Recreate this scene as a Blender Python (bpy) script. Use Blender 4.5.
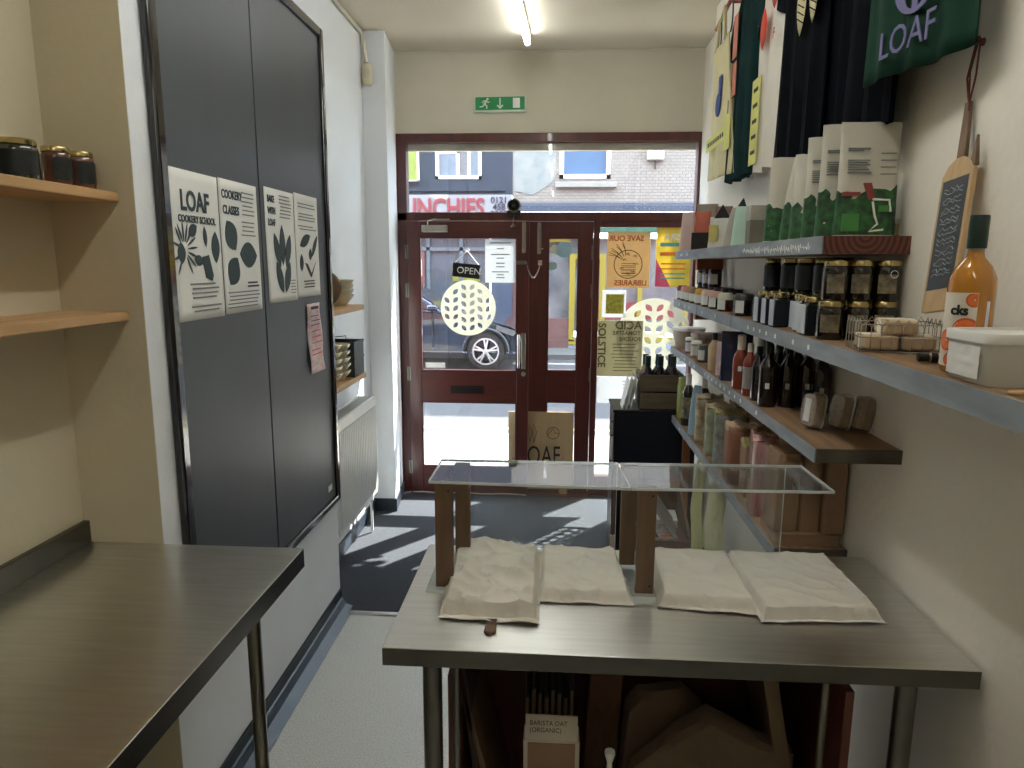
import bpy, bmesh, math, random
from mathutils import Vector, Matrix, noise
R = math.radians
random.seed(7)
SC = bpy.context.scene
COL = SC.collection
for o in list(bpy.data.objects): bpy.data.objects.remove(o)

# ------------------------------------------------------------ camera
cam_d = bpy.data.cameras.new('camera'); cam = bpy.data.objects.new('camera', cam_d); COL.objects.link(cam)
PITCH, YAW, ROLL, FPX = R(9.81), R(3.608), R(0.2695), 695.3
Fw = Vector((-math.sin(YAW)*math.cos(PITCH), math.cos(YAW)*math.cos(PITCH), -math.sin(PITCH)))
Rt = Vector((math.cos(YAW), math.sin(YAW), 0)); Dn = Fw.cross(Rt)
R2 = math.cos(ROLL)*Rt - math.sin(ROLL)*Dn; D2 = math.cos(ROLL)*Dn + math.sin(ROLL)*Rt
mw = Matrix((R2, -D2, -Fw)).transposed().to_4x4(); mw.translation = Vector((0, 0, 1.7))
cam.matrix_world = mw
cam_d.sensor_fit = 'HORIZONTAL'; cam_d.sensor_width = 36; cam_d.lens = FPX/1024*36
cam_d.clip_start = .02; cam_d.clip_end = 200
SC.camera = cam

# ------------------------------------------------------------ world, sun, exposure
w = bpy.data.worlds.new('sky'); SC.world = w; w.use_nodes = True
bg = w.node_tree.nodes['Background']; bg.inputs['Color'].default_value = (.74, .86, 1, 1); bg.inputs['Strength'].default_value = 7.0
sun_d = bpy.data.lights.new('sun', 'SUN'); sun_d.energy = 18; sun_d.angle = R(.6); sun_d.color = (1, .95, .86)
sun = bpy.data.objects.new('sun', sun_d); COL.objects.link(sun)
sun.rotation_euler = Vector((-.80, -1, -1.35)).to_track_quat('-Z', 'Y').to_euler()
sun.location = (5, 12, 12)
SC.view_settings.view_transform = 'Standard'; SC.view_settings.look = 'None'
SC.view_settings.gamma = 1; SC.view_settings.use_curve_mapping = False
SC.view_settings.exposure = 0.95
SC.cycles.diffuse_bounces = 8; SC.cycles.max_bounces = 14; SC.cycles.transparent_max_bounces = 24
ANISO = 0.0
TUBE, FILL_MID, FILL_BACK = 8.0, 24.0, 13.0      # radiance of the seen front tube and of the added, unseen fill tubes

# ------------------------------------------------------------ materials
def lin(c):
    f = lambda v: v/12.92 if v <= .04045 else ((v+.055)/1.055)**2.4
    return (f(c[0]/255), f(c[1]/255), f(c[2]/255), 1)
MATS = {}
def mat(name, rgb, rough=.6, metal=0, var=.12, scale=12, bump=0, bscale=None, stretch=(1,1,1), spec=.5, alpha=None, emis=0, coat=0, rgb2=None):
    if name in MATS: return MATS[name]
    m = bpy.data.materials.new(name); m.use_nodes = True; nt = m.node_tree; b = nt.nodes['Principled BSDF']
    b.inputs['Roughness'].default_value = rough; b.inputs['Metallic'].default_value = metal
    b.inputs['Specular IOR Level'].default_value = spec; b.inputs['Coat Weight'].default_value = coat
    c = lin(rgb); N = nt.nodes.new; L = nt.links.new
    tc = N('ShaderNodeTexCoord'); mp = N('ShaderNodeMapping'); mp.inputs['Scale'].default_value = stretch
    L(tc.outputs['Object'], mp.inputs['Vector'])
    nz = N('ShaderNodeTexNoise'); nz.inputs['Scale'].default_value = scale; nz.inputs['Detail'].default_value = 4
    L(mp.outputs[0], nz.inputs['Vector'])
    rp = N('ShaderNodeValToRGB')
    rp.color_ramp.elements[0].position = .3; rp.color_ramp.elements[1].position = .7
    if rgb2: rp.color_ramp.elements[0].color = lin(rgb2); rp.color_ramp.elements[1].color = c
    else:
        rp.color_ramp.elements[0].color = tuple(v*(1-var) for v in c[:3])+(1,)
        rp.color_ramp.elements[1].color = tuple(min(1, v*(1+var)) for v in c[:3])+(1,)
    L(nz.outputs['Fac'], rp.inputs['Fac']); L(rp.outputs[0], b.inputs['Base Color'])
    if bump:
        n2 = N('ShaderNodeTexNoise'); n2.inputs['Scale'].default_value = bscale or scale*3; n2.inputs['Detail'].default_value = 3
        L(mp.outputs[0], n2.inputs['Vector'])
        bp = N('ShaderNodeBump'); bp.inputs['Strength'].default_value = bump; bp.inputs['Distance'].default_value = .01
        L(n2.outputs['Fac'], bp.inputs['Height']); L(bp.outputs[0], b.inputs['Normal'])
    if emis:
        b.inputs['Emission Color'].default_value = (.97, 1, 1, 1); b.inputs['Emission Strength'].default_value = emis
    MATS[name] = m; return m
def glass(name, tint=(1,1,1), refl=.05, rough=.0, film=0.0):
    """thin clear pane: see-through with a Fresnel reflection, optional dusty film"""
    m = bpy.data.materials.new(name); m.use_nodes = True; nt = m.node_tree; nt.nodes.clear(); N = nt.nodes.new; L = nt.links.new
    out = N('ShaderNodeOutputMaterial'); tr = N('ShaderNodeBsdfTransparent'); tr.inputs[0].default_value = tint+(1,)
    gl = N('ShaderNodeBsdfGlossy'); gl.inputs['Roughness'].default_value = rough
    fr = N('ShaderNodeLayerWeight'); fr.inputs['Blend'].default_value = .5      # facing: same on both sides of the pane
    pw = N('ShaderNodeMath'); pw.operation = 'POWER'; pw.inputs[1].default_value = 4.5; L(fr.outputs['Facing'], pw.inputs[0])
    ma = N('ShaderNodeMath'); ma.operation = 'MULTIPLY_ADD'; ma.inputs[1].default_value = .9; ma.inputs[2].default_value = refl*.7; L(pw.outputs[0], ma.inputs[0])
    mx = N('ShaderNodeMixShader'); L(ma.outputs[0], mx.inputs[0]); L(tr.outputs[0], mx.inputs[1]); L(gl.outputs[0], mx.inputs[2])
    last = mx
    if film:
        df = N('ShaderNodeBsdfDiffuse'); df.inputs[0].default_value = (.9, .92, .95, 1)
        m2 = N('ShaderNodeMixShader'); m2.inputs[0].default_value = film
        L(last.outputs[0], m2.inputs[1]); L(df.outputs[0], m2.inputs[2]); last = m2
    L(last.outputs[0], out.inputs[0]); MATS[name] = m; return m
def brick(name, c1, c2, mortar, sc=1.0, rough=.85):
    m = mat(name, c1, rough); nt = m.node_tree; b = nt.nodes['Principled BSDF']; N = nt.nodes.new; L = nt.links.new
    tc = N('ShaderNodeTexCoord'); sp = N('ShaderNodeSeparateXYZ'); cb = N('ShaderNodeCombineXYZ')
    L(tc.outputs['Object'], sp.inputs[0]); L(sp.outputs[0], cb.inputs[0]); L(sp.outputs[2], cb.inputs[1])
    bt = N('ShaderNodeTexBrick'); bt.inputs['Color1'].default_value = lin(c1); bt.inputs['Color2'].default_value = lin(c2); bt.inputs['Mortar'].default_value = lin(mortar)
    bt.inputs['Scale'].default_value = 4.4*sc; bt.inputs['Mortar Size'].default_value = .02; L(cb.outputs[0], bt.inputs['Vector']); L(bt.outputs['Color'], b.inputs['Base Color'])
    bp = N('ShaderNodeBump'); bp.inputs['Strength'].default_value = .5; bp.inputs['Distance'].default_value = .01
    bp.invert = True; L(bt.outputs['Fac'], bp.inputs['Height']); L(bp.outputs[0], b.inputs['Normal'])
    return m
def rings(name, rgb, rgb2, scale, axis_rot=(0,0,0), rough=.5, dist=4, kind='RINGS', direction='Y'):
    m = mat(name, rgb, rough); nt = m.node_tree; b = nt.nodes['Principled BSDF']; N = nt.nodes.new; L = nt.links.new
    tc = N('ShaderNodeTexCoord'); mp = N('ShaderNodeMapping'); mp.inputs['Rotation'].default_value = axis_rot; L(tc.outputs['Object'], mp.inputs[0])
    wv = N('ShaderNodeTexWave'); wv.wave_type = kind; wv.inputs['Scale'].default_value = scale; wv.inputs['Distortion'].default_value = dist; wv.inputs['Detail'].default_value = 3
    wv.inputs['Detail Scale'].default_value = 1.5
    if kind == 'RINGS': wv.rings_direction = direction
    else: wv.bands_direction = direction
    L(mp.outputs[0], wv.inputs['Vector'])
    rp = N('ShaderNodeValToRGB'); rp.color_ramp.elements[0].color = lin(rgb2); rp.color_ramp.elements[1].color = lin(rgb)
    L(wv.outputs['Fac'], rp.inputs[0]); L(rp.outputs[0], b.inputs['Base Color']); return m
def speckle(name, rgb, rgb2, scale=160, rough=.5, thr=.45):
    m = mat(name, rgb, rough); nt = m.node_tree; b = nt.nodes['Principled BSDF']; N = nt.nodes.new; L = nt.links.new
    tc = N('ShaderNodeTexCoord'); n1 = N('ShaderNodeTexNoise'); n1.inputs['Scale'].default_value = scale; n1.inputs['Detail'].default_value = 2
    L(tc.outputs['Object'], n1.inputs['Vector']); rp = N('ShaderNodeValToRGB')
    rp.color_ramp.elements[0].position = thr-.08; rp.color_ramp.elements[1].position = thr+.1
    rp.color_ramp.elements[0].color = lin(rgb2); rp.color_ramp.elements[1].color = lin(rgb)
    L(n1.outputs['Fac'], rp.inputs[0]); L(rp.outputs[0], b.inputs['Base Color']); return m

WHITEWALL = mat('white_wall_paint', (228, 232, 236), .8, var=.035, scale=2.2, bump=.12, bscale=60)
RIGHTWALL = mat('cream_wall_paint', (226, 221, 210), .75, var=.05, scale=1.6, bump=.15, bscale=40)
CREAMWALL = mat('beige_wall_paint', (196, 186, 160), .8, var=.04, scale=2, bump=.1, bscale=50)
CEIL = mat('ceiling_paint', (214, 206, 188), .9, var=.04, scale=2)
FRONTW = mat('front_wall_paint', (208, 202, 184), .85, var=.05, scale=3)
FLOOR = speckle('terrazzo_vinyl', (212, 214, 212), (168, 168, 164), 220, .32, .42)
SKIRT = mat('slate_vinyl', (44, 52, 62), .38, var=.15, scale=8)
COVE = mat('blue_grey_cove_vinyl', (58, 72, 88), .3, var=.15, scale=6)
CARPET = speckle('charcoal_ribbed_carpet', (66, 70, 78), (34, 38, 45), 260, .95, .5)
MAHOG = mat('dark_red_brown_wood', (80, 34, 29), .32, var=.22, scale=3, stretch=(9, 9, .8), bump=.08, bscale=20, coat=.2)
MAHOGH = mat('dark_red_brown_wood_cross', (80, 34, 29), .34, var=.2, scale=3, stretch=(.8, 9, 9), coat=.2)
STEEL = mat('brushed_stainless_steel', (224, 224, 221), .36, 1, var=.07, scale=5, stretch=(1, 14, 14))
def brushed(m, rot):
    nt = m.node_tree; b = nt.nodes['Principled BSDF']; tg = nt.nodes.new('ShaderNodeTangent'); tg.direction_type = 'RADIAL'; tg.axis = 'X'
    b.inputs['Anisotropic'].default_value = .75; b.inputs['Anisotropic Rotation'].default_value = rot; nt.links.new(tg.outputs[0], b.inputs['Tangent'])
brushed(STEEL, ANISO)
STEEL_SHADED = mat('shaded_steel', (104, 102, 95), .26, 1, var=.06)  # darker copy of the steel: shade on lips and upstand put into its colour
STEELD = mat('dull_steel_tube', (120, 118, 108), .3, 1, var=.08)
def translucent(name, rgb, k=.5, **kw):
    """thin sheet that lets some light through from behind"""
    m = mat(name, rgb, **kw); nt = m.node_tree; b = nt.nodes['Principled BSDF']; tl = nt.nodes.new('ShaderNodeBsdfTranslucent'); mx = nt.nodes.new('ShaderNodeMixShader'); mx.inputs[0].default_value = k
    src = b.inputs['Base Color'].links[0].from_socket; nt.links.new(src, tl.inputs[0]); nt.links.new(b.outputs[0], mx.inputs[1]); nt.links.new(tl.outputs[0], mx.inputs[2])
    nt.links.new(mx.outputs[0], nt.nodes['Material Output'].inputs[0]); return m
CHROME = mat('polished_chrome', (215, 215, 215), .16, 1, var=.03)
BRASS = mat('gold_lid_metal', (176, 158, 108), .24, 1, var=.05)
BLACKB = mat('matt_blackboard_paint', (66, 71, 76), .42, var=.14, scale=2.2, stretch=(1, 1, .5), bump=.05, bscale=14)
GLOSSB = mat('glossy_black_brown_frame', (22, 17, 15), .16, var=.3, scale=14, coat=.6)
PAPER = mat('white_poster_paper', (232, 232, 228), .8, var=.02, scale=6)
KRAFTW = mat('off_white_baking_paper', (216, 211, 201), .62, var=.05, scale=9, bump=.22, bscale=45)
KRAFT = mat('brown_kraft_paper', (148, 118, 92), .75, var=.1, scale=8, bump=.35, bscale=30)
KRAFTL = mat('pale_kraft_paper', (186, 164, 136), .75, var=.1, scale=9, bump=.35, bscale=30)
INK = mat('slate_green_ink', (58, 74, 78), .8, var=.1)
INKG = mat('grey_ink', (126, 130, 130), .8, var=.05)
BLACKI = mat('black_ink', (24, 26, 28), .7, var=.05)
WHITE = mat('white_plastic', (232, 232, 228), .4, var=.02)
GREYP = mat('shelf_front_grey_paint', (136, 144, 152), .6, var=.35, scale=14, stretch=(1, .25, 1), bump=.1)
BOARDW = mat('scaffold_board_wood', (134, 106, 78), .55, var=.35, scale=4, stretch=(9, .8, 9), bump=.12)
BOARDR = rings('ringed_end_grain', (118, 58, 42), (58, 28, 22), 22, dist=1.2, rough=.5, direction='Y')
BOARDG = mat('worn_grey_brown_edge', (84, 78, 66), .7, var=.3, scale=14)
PINE = mat('pale_pine_shelf', (190, 152, 106), .5, var=.16, scale=4, stretch=(8, .8, 8))
BROWNP = mat('mid_brown_wood_post', (108, 84, 62), .5, var=.25, scale=4, stretch=(10, 10, .9))
RADW = mat('radiator_white_enamel', (214, 216, 214), .38, var=.02)
PANE = glass('window_glass', (.96, .98, .98), film=.022)
ACRYL = glass('clear_acrylic', (.93, .95, .95), film=.018)
ACRYLE = mat('acrylic_cut_edge', (214, 222, 222), .15, var=.05)
PLASTIC = glass('clear_packaging', (.9, .9, .88), film=.22)
DECAL = translucent('white_vinyl_decal', (232, 232, 222), .30, rough=.6, var=.02); PAPERT = translucent('thin_white_paper', (226, 228, 230), .35, rough=.8, var=.02)
TUBEM = mat('lit_fluorescent_tube', (255, 255, 250), .5, emis=TUBE); FILLB = mat('added_back_fill_tube', (255, 255, 250), .5, emis=FILL_BACK); FILLC = mat('added_counter_fill_tube', (255, 255, 250), .5, emis=FILL_MID)
GREENX = mat('exit_sign_green', (22, 140, 74), .45, var=.03)
NAVY = mat('navy_painted_metal', (16, 22, 34), .3, var=.12)
BLACK = mat('satin_black', (20, 20, 22), .35, var=.1)
DGREEN = mat('dark_green_cap', (12, 42, 34), .3, var=.1)
CREAMC = mat('cream_stoneware', (206, 198, 172), .35, var=.06, scale=20)
CANVAS = mat('cream_canvas', (206, 196, 152), .85, var=.06, bump=.1, bscale=90)
YELLOWC = mat('pale_yellow_tag', (208, 206, 122), .8, var=.05)
GREENC = mat('bottle_green_cotton', (16, 44, 44), .9, var=.2, spec=.1)
WHITEC = mat('white_cotton', (216, 210, 198), .9, var=.03, bump=.1)
BLACKC = mat('black_cotton', (9, 11, 17), .95, var=.3, scale=5, spec=.08)
FLAGC = mat('forest_green_flag_cloth', (20, 52, 38), .8, var=.2, scale=6, spec=.15)
LILAC = mat('lilac_print', (104, 100, 140), .8, var=.08)
REDP = mat('orange_red_print', (214, 72, 48), .8, var=.05)
ROPE = mat('red_brown_cord', (112, 60, 50), .8)

# ------------------------------------------------------------ geometry helper
class G:
    def __init__(s): s.bm = bmesh.new()
    def box(s, x0, x1, y0, y1, z0, z1):
        v = [s.bm.verts.new(p) for p in ((x0,y0,z0),(x1,y0,z0),(x1,y1,z0),(x0,y1,z0),(x0,y0,z1),(x1,y0,z1),(x1,y1,z1),(x0,y1,z1))]
        for f in ((0,3,2,1),(4,5,6,7),(0,1,5,4),(1,2,6,5),(2,3,7,6),(3,0,4,7)): s.bm.faces.new([v[i] for i in f])
        return s
    def obox(s, c, ax, ay, az):
        """oriented box, centre c, half vectors"""
        c, ax, ay, az = map(Vector, (c, ax, ay, az)); v = []
        for k in (-1, 1):
            for i, j in ((-1,-1),(1,-1),(1,1),(-1,1)): v.append(s.bm.verts.new(c+ax*i+ay*j+az*k))
        for f in ((0,3,2,1),(4,5,6,7),(0,1,5,4),(1,2,6,5),(2,3,7,6),(3,0,4,7)): s.bm.faces.new([v[i] for i in f])
        return s
    def cyl(s, a, b, r, r2=None, n=20, cap=True):
        a, b = Vector(a), Vector(b); r2 = r if r2 is None else r2; d = (b-a).normalized()
        u = d.orthogonal().normalized(); w_ = d.cross(u)
        A = [s.bm.verts.new(a+(u*math.cos(t)+w_*math.sin(t))*r) for t in [2*math.pi*i/n for i in range(n)]]
        B = [s.bm.verts.new(b+(u*math.cos(t)+w_*math.sin(t))*r2) for t in [2*math.pi*i/n for i in range(n)]]
        for i in range(n): s.bm.faces.new((A[i], A[(i+1)%n], B[(i+1)%n], B[i]))
        if cap: s.bm.faces.new(A[::-1]); s.bm.faces.new(B)
        return s
    def tube(s, pts, r, n=8, closed=False):
        pts = [Vector(p) for p in pts]; rings_ = []; m = len(pts); u = None
        for i, p in enumerate(pts):
            if closed: d = pts[(i+1)%m]-pts[i-1]
            else: d = pts[min(i+1, m-1)]-pts[max(i-1, 0)]
            d.normalize()
            if u is None: u = d.orthogonal().normalized()
            else: u = (u-d*u.dot(d)).normalized()
            w_ = d.cross(u)
            rings_.append([s.bm.verts.new(p+(u*math.cos(2*math.pi*k/n)+w_*math.sin(2*math.pi*k/n))*r) for k in range(n)])
        for i in range(m if closed else m-1):
            A, B = rings_[i], rings_[(i+1)%m]
            for k in range(n): s.bm.faces.new((A[k], A[(k+1)%n], B[(k+1)%n], B[k]))
        if not closed: s.bm.faces.new(rings_[0][::-1]); s.bm.faces.new(rings_[-1])
        return s
    def lathe(s, prof, c=(0,0,0), n=24, sx=1, sy=1, a0=0, a1=2*math.pi):
        c = Vector(c); full = abs(a1-a0-2*math.pi) < 1e-6; m = n if full else n+1
        rs = []
        for r, z in prof:
            if r < 1e-6: rs.append([s.bm.verts.new(c+Vector((0,0,z)))]*m)
            else: rs.append([s.bm.verts.new(c+Vector((r*sx*math.cos(a0+(a1-a0)*i/n), r*sy*math.sin(a0+(a1-a0)*i/n), z))) for i in range(m)])
        for A, B in zip(rs, rs[1:]):
            for i in range(m if full else m-1):
                j = (i+1) % m; q = []
                for v in (A[i], A[j], B[j], B[i]):
                    if v not in q: q.append(v)
                if len(q) > 2: s.bm.faces.new(q)
        return s
    def prism(s, pts, axis, a, b):
        """pts 2D; axis 'x': (y,z) 'y': (x,z) 'z': (x,y)"""
        def P(p, t): return (t, p[0], p[1]) if axis == 'x' else (p[0], t, p[1]) if axis == 'y' else (p[0], p[1], t)
        A = [s.bm.verts.new(P(p, a)) for p in pts]; B = [s.bm.verts.new(P(p, b)) for p in pts]; n = len(pts)
        s.bm.faces.new(A); s.bm.faces.new(B[::-1])
        for i in range(n): s.bm.faces.new((A[i], B[i], B[(i+1)%n], A[(i+1)%n]))
        return s
    def grid(s, nu, nv, f):
        V = [[s.bm.verts.new(f(i/nu, j/nv)) for j in range(nv+1)] for i in range(nu+1)]
        for i in range(nu):
            for j in range(nv): s.bm.faces.new((V[i][j], V[i+1][j], V[i+1][j+1], V[i][j+1]))
        return s
    def loft(s, rings_, cap=True):
        V = [[s.bm.verts.new(p) for p in r] for r in rings_]; n = len(V[0])
        for A, B in zip(V, V[1:]):
            for i in range(n): s.bm.faces.new((A[i], A[(i+1)%n], B[(i+1)%n], B[i]))
        if cap: s.bm.faces.new(V[0][::-1]); s.bm.faces.new(V[-1])
        return s
    def poly(s, pts): s.bm.faces.new([s.bm.verts.new(p) for p in pts]); return s
    def xf(s, M): bmesh.ops.transform(s.bm, matrix=M, verts=s.bm.verts); return s

def finish(name, g, m, parent=None, smooth=True, bev=0, sol=0, shift=None):
    bm = g.bm
    if shift is not None: bmesh.ops.translate(bm, verts=bm.verts, vec=-Vector(shift))
    bmesh.ops.recalc_face_normals(bm, faces=bm.faces)
    me = bpy.data.meshes.new(name); bm.to_mesh(me); bm.free()
    me.materials.append(m)
    if smooth: me.shade_smooth(); me.set_sharp_from_angle(angle=R(38))
    o = bpy.data.objects.new(name, me); COL.objects.link(o)
    if parent: o.parent = parent
    if sol: md = o.modifiers.new('thick', 'SOLIDIFY'); md.thickness = sol; md.offset = 0
    if bev: md = o.modifiers.new('bevel', 'BEVEL'); md.width = bev; md.segments = 2; md.limit_method = 'ANGLE'; md.angle_limit = R(40)
    return o
def props(o, label=None, cat=None, group=None, kind=None):
    if label: o['label'] = label
    if cat: o['category'] = cat
    if group: o['group'] = group
    if kind: o['kind'] = kind
    return o
class T:
    """a thing: an Empty at its base; world=True means parts are given in world coordinates"""
    def __init__(s, name, label, cat, loc=(0,0,0), rz=0, group=None, kind=None, world=False, rot=None):
        s.o = bpy.data.objects.new(name, None); s.o.empty_display_size = .05; COL.objects.link(s.o)
        s.o.location = loc; s.o.rotation_euler = rot or (0, 0, rz); s.shift = Vector(loc) if world else None
        props(s.o, label, cat, group, kind)
    def part(s, name, g, m, under=None, label=None, **k):
        o = finish(name, g, m, under or s.o, shift=s.shift, **k)
        if label: o['label'] = label
        return o
    def text(s, string, size, origin, right, up, m, under=None, name='lettering', align='LEFT', ext=.0006, bold=0, spacing=1, label=None, sx=1):
        me = text_mesh(string, size, align, ext, bold, spacing)
        r, u = Vector(right).normalized(), Vector(up).normalized(); n = r.cross(u)
        M = Matrix((r*sx, u, n)).transposed().to_4x4(); M.translation = Vector(origin)-(s.shift or Vector((0,0,0)))
        me.transform(M); me.materials.append(m); o = bpy.data.objects.new(name, me); COL.objects.link(o); o.parent = under or s.o
        if label: o['label'] = label
        return o
def text_mesh(string, size, align='LEFT', ext=.0006, bold=0, spacing=1):
    cu = bpy.data.curves.new('lettering', 'FONT'); cu.body = string; cu.size = size; cu.align_x = align; cu.align_y = 'BOTTOM_BASELINE'
    cu.extrude = ext; cu.offset = bold; cu.space_character = spacing; cu.resolution_u = 3
    o = bpy.data.objects.new('lettering', cu); COL.objects.link(o)
    dg = bpy.context.evaluated_depsgraph_get(); dg.update()
    me = bpy.data.meshes.new_from_object(o.evaluated_get(dg)); bpy.data.objects.remove(o); bpy.data.curves.remove(cu); return me
def shape_mesh(name, splines, ext):
    """flat plate with holes from closed 2D outlines"""
    cu = bpy.data.curves.new(name, 'CURVE'); cu.dimensions = '2D'; cu.fill_mode = 'BOTH'; cu.extrude = ext
    for pts in splines:
        sp = cu.splines.new('POLY'); sp.points.add(len(pts)-1); sp.use_cyclic_u = True
        for q, p in zip(sp.points, pts): q.co = (p[0], p[1], 0, 1)
    o = bpy.data.objects.new(name, cu); COL.objects.link(o)
    dg = bpy.context.evaluated_depsgraph_get(); dg.update()
    me = bpy.data.meshes.new_from_object(o.evaluated_get(dg)); bpy.data.objects.remove(o); bpy.data.curves.remove(cu); return me
def dup(root, loc, rz=0, label=None, group=None):
    def cp(o, par):
        c = o.copy(); COL.objects.link(c); c.parent = par
        for ch in o.children: cp(ch, c)
        return c
    r = cp(root, None); r.location = loc; r.rotation_euler = (0, 0, rz)
    if label: r['label'] = label
    if group: r['group'] = group
    return r
def struct(name, g, m, label=None, **k):
    o = finish(name, g, m, **k); o['kind'] = 'structure'
    if label: o['label'] = label
    return o
def paint(o, m):
    """give one copy its own material"""
    o.material_slots[0].link = 'OBJECT'; o.material_slots[0].material = m

def leaf(cx, cy, ang, L, W, n=8):
    pts = []
    for i in range(n): t = i/n; pts.append((L*(t-.5), W/2*math.sin(math.pi*t)**.8))
    for i in range(n): t = 1-i/n; pts.append((L*(t-.5), -W/2*math.sin(math.pi*t)**.8))
    c, s_ = math.cos(ang), math.sin(ang)
    return [(cx+x*c-y*s_, cy+x*s_+y*c) for x, y in pts]

# ============================================================ THE ROOM
CZ = 3.12
WX = .87
struct('floor', G().box(-1.5, 1.0, -6.1, 5.14, -.06, 0), FLOOR, 'pale speckled floor')
struct('ceiling', G().box(-1.5, 1.05, -6.1, 5.2, CZ, CZ+.1), CEIL)
struct('wall_left', G().box(-1.30, -1.06, 1.735, 3.20, 0, CZ), WHITEWALL, 'white wall behind the blackboard')
struct('wall_left_alcove', G().box(-1.45, -1.283, -6.1, 1.9, 0, CZ), CREAMWALL)
struct('wall_left_return', G().box(-1.284, -1.061, 1.734, 1.7345, 0, CZ), CREAMWALL)
struct('wall_left_recess', G().box(-1.40, -1.24, 3.2, 5.15, 0, CZ), WHITEWALL)
struct('wall_left_pier', G().prism([(-1.2395, 4.55), (-1.090, 4.55), (-1.146, 5.15), (-1.2395, 5.15)], 'z', 0, CZ), WHITEWALL, bev=.004)
struct('wall_right', G().prism([(WX, -6.1), (WX+.25, -6.1), (WX+.25, 5.15), (.965, 5.15), (.965, 4.27), (WX, 4.25)], 'z', 0, CZ), RIGHTWALL)
struct('wall_back', G().box(-1.45, 1.0, -6.2, -6.1, 0, CZ), CREAMWALL)
struct('wall_front', G().box(-1.15, .965, 5.0, 5.2, 2.585, CZ), FRONTW)
# rough cornice line where ceiling meets the front wall
struct('trim_1', G().tube([(x, 4.995+.002*math.sin(x*9), CZ-.006-.003*math.sin(x*23)) for x in [-1.13+i*.0695 for i in range(31)]], .008, 6), FRONTW)
# skirtings
g = G(); g.box(-1.06, -1.052, 1.735, 3.20, 0, .095); struct('baseboard_left', g, SKIRT)
g = G(); g.prism([(-1.06, .052), (-1.045, .046), (-1.03, .02), (-.985, .003), (-.985, 0), (-1.06, 0)], 'y', 1.735, 3.19); struct('baseboard_left_cove', g, COVE)
struct('baseboard_pier', G().prism([(-1.24, 4.538), (-1.079, 4.538), (-1.122, 4.98), (-1.134, 4.98), (-1.092, 4.55), (-1.24, 4.55)], 'z', 0, .095), SKIRT)
struct('baseboard_recess', G().box(-1.24, -1.228, 3.2, 4.54, 0, .09), SKIRT)
struct('baseboard_right', G().box(WX-.012, WX, -6, 4.2, 0, .09), SKIRT)
# carpet at the entrance
t = T('entrance_carpet', 'dark charcoal carpet inside the shop door, bounded by a metal strip', 'carpet', (-.2, 3.15, 0), world=True)
t.part('carpet', G().box(-1.225, WX-.013, 3.135, 5.0, 0, .007), CARPET)
t.part('threshold_strip', G().prism([(3.108, 0), (3.112, .006), (3.125, .010), (3.138, .008), (3.138, 0)], 'x', -1.05, WX-.013), CHROME, label='metal edging strip')

# ---- front frame
YF = 5.0
def rail(g, x0, x1, z0, z1, y0=YF-.0, y1=YF+.07): return g.box(x0, x1, y0, y1, z0, z1)
g = G(); rail(g, -1.145, .964, 2.525, 2.585, YF-.02); rail(g, -1.145, .964, 1.995, 2.055, YF-.02)
rail(g, -1.145, -1.062, 0, 2.53, YF-.02); rail(g, .253, .297, 0, 2.0, YF-.02); rail(g, .945, .964, 0, 2.53, YF-.02)
rail(g, .297, .945, 0, .15); rail(g, .297, .945, 1.955, 1.996); rail(g, -1.062, .253, 0, .012, YF-.07, YF+.09)
fr = struct('window_1', g, MAHOG, 'dark red-brown timber shopfront frame', bev=.004)
o = finish('glass_pane', G().box(-1.10, .95, YF+.03, YF+.036, 2.055, 2.525), PANE, fr); o['label'] = 'clear pane over the doors'
o = finish('glass_pane', G().box(.297, .946, YF+.03, YF+.036, .15, 1.96), PANE, fr); o['label'] = 'clear pane right of the doors'
o = finish('blind_box', G().box(-1.06, .94, YF+.045, YF+.085, 2.478, 2.525), mat('beige_blind', (190, 180, 164), .7), fr)

def door(name, label, x0, x1, gx0, gx1, hinge_x, y0=4.965):
    t = T(name, label, None, ((x0+x1)/2, y0, 0), kind='structure', world=True)
    y1 = y0+.045
    for nm, b in (('stile', (x0, gx0, .014, 1.992)), ('stile', (gx1, x1, .014, 1.992))):
        t.part(nm, G().box(b[0], b[1], y0, y1, b[2], b[3]), MAHOG, bev=.003)
    for b in ((1.88, 1.992), (.705, .935), (.014, .218)): t.part('rail', G().box(gx0, gx1, y0+.002, y1-.002, b[0], b[1]), MAHOGH, bev=.003)
    for b in ((.935, 1.88), (.218, .705)):
        t.part('glass_pane', G().box(gx0, gx1, y0+.02, y0+.026, b[0], b[1]), PANE)
        gb = G(); s_ = .007
        gb.box(gx0, gx0+s_, y0-.001, y0+.02, b[0], b[1]); gb.box(gx1-s_, gx1, y0-.001, y0+.02, b[0], b[1]); gb.box(gx0, gx1, y0-.001, y0+.02, b[0], b[0]+s_); gb.box(gx0, gx1, y0-.001, y0+.02, b[1]-s_, b[1])
        t.part('glazing_bead', gb, MAHOG)
    for z in (1.73, 1.46, .86, .16):
        t.part('hinge', G().cyl((hinge_x, y0-.006, z), (hinge_x, y0-.006, z+.10), .006, n=10).box(hinge_x-.012, hinge_x+.012, y0-.004, y0+.001, z, z+.10), STEELD)
    return t
d1 = door('door_1', 'wide glazed dark red-brown shop door leaf with letter slot', -1.060, -.196, -.968, -.280, -1.061, 4.935)
d2 = door('door_2', 'narrow glazed dark red-brown door leaf to the right', -.214, .251, -.062, .150, .252, 5.0)
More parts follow.
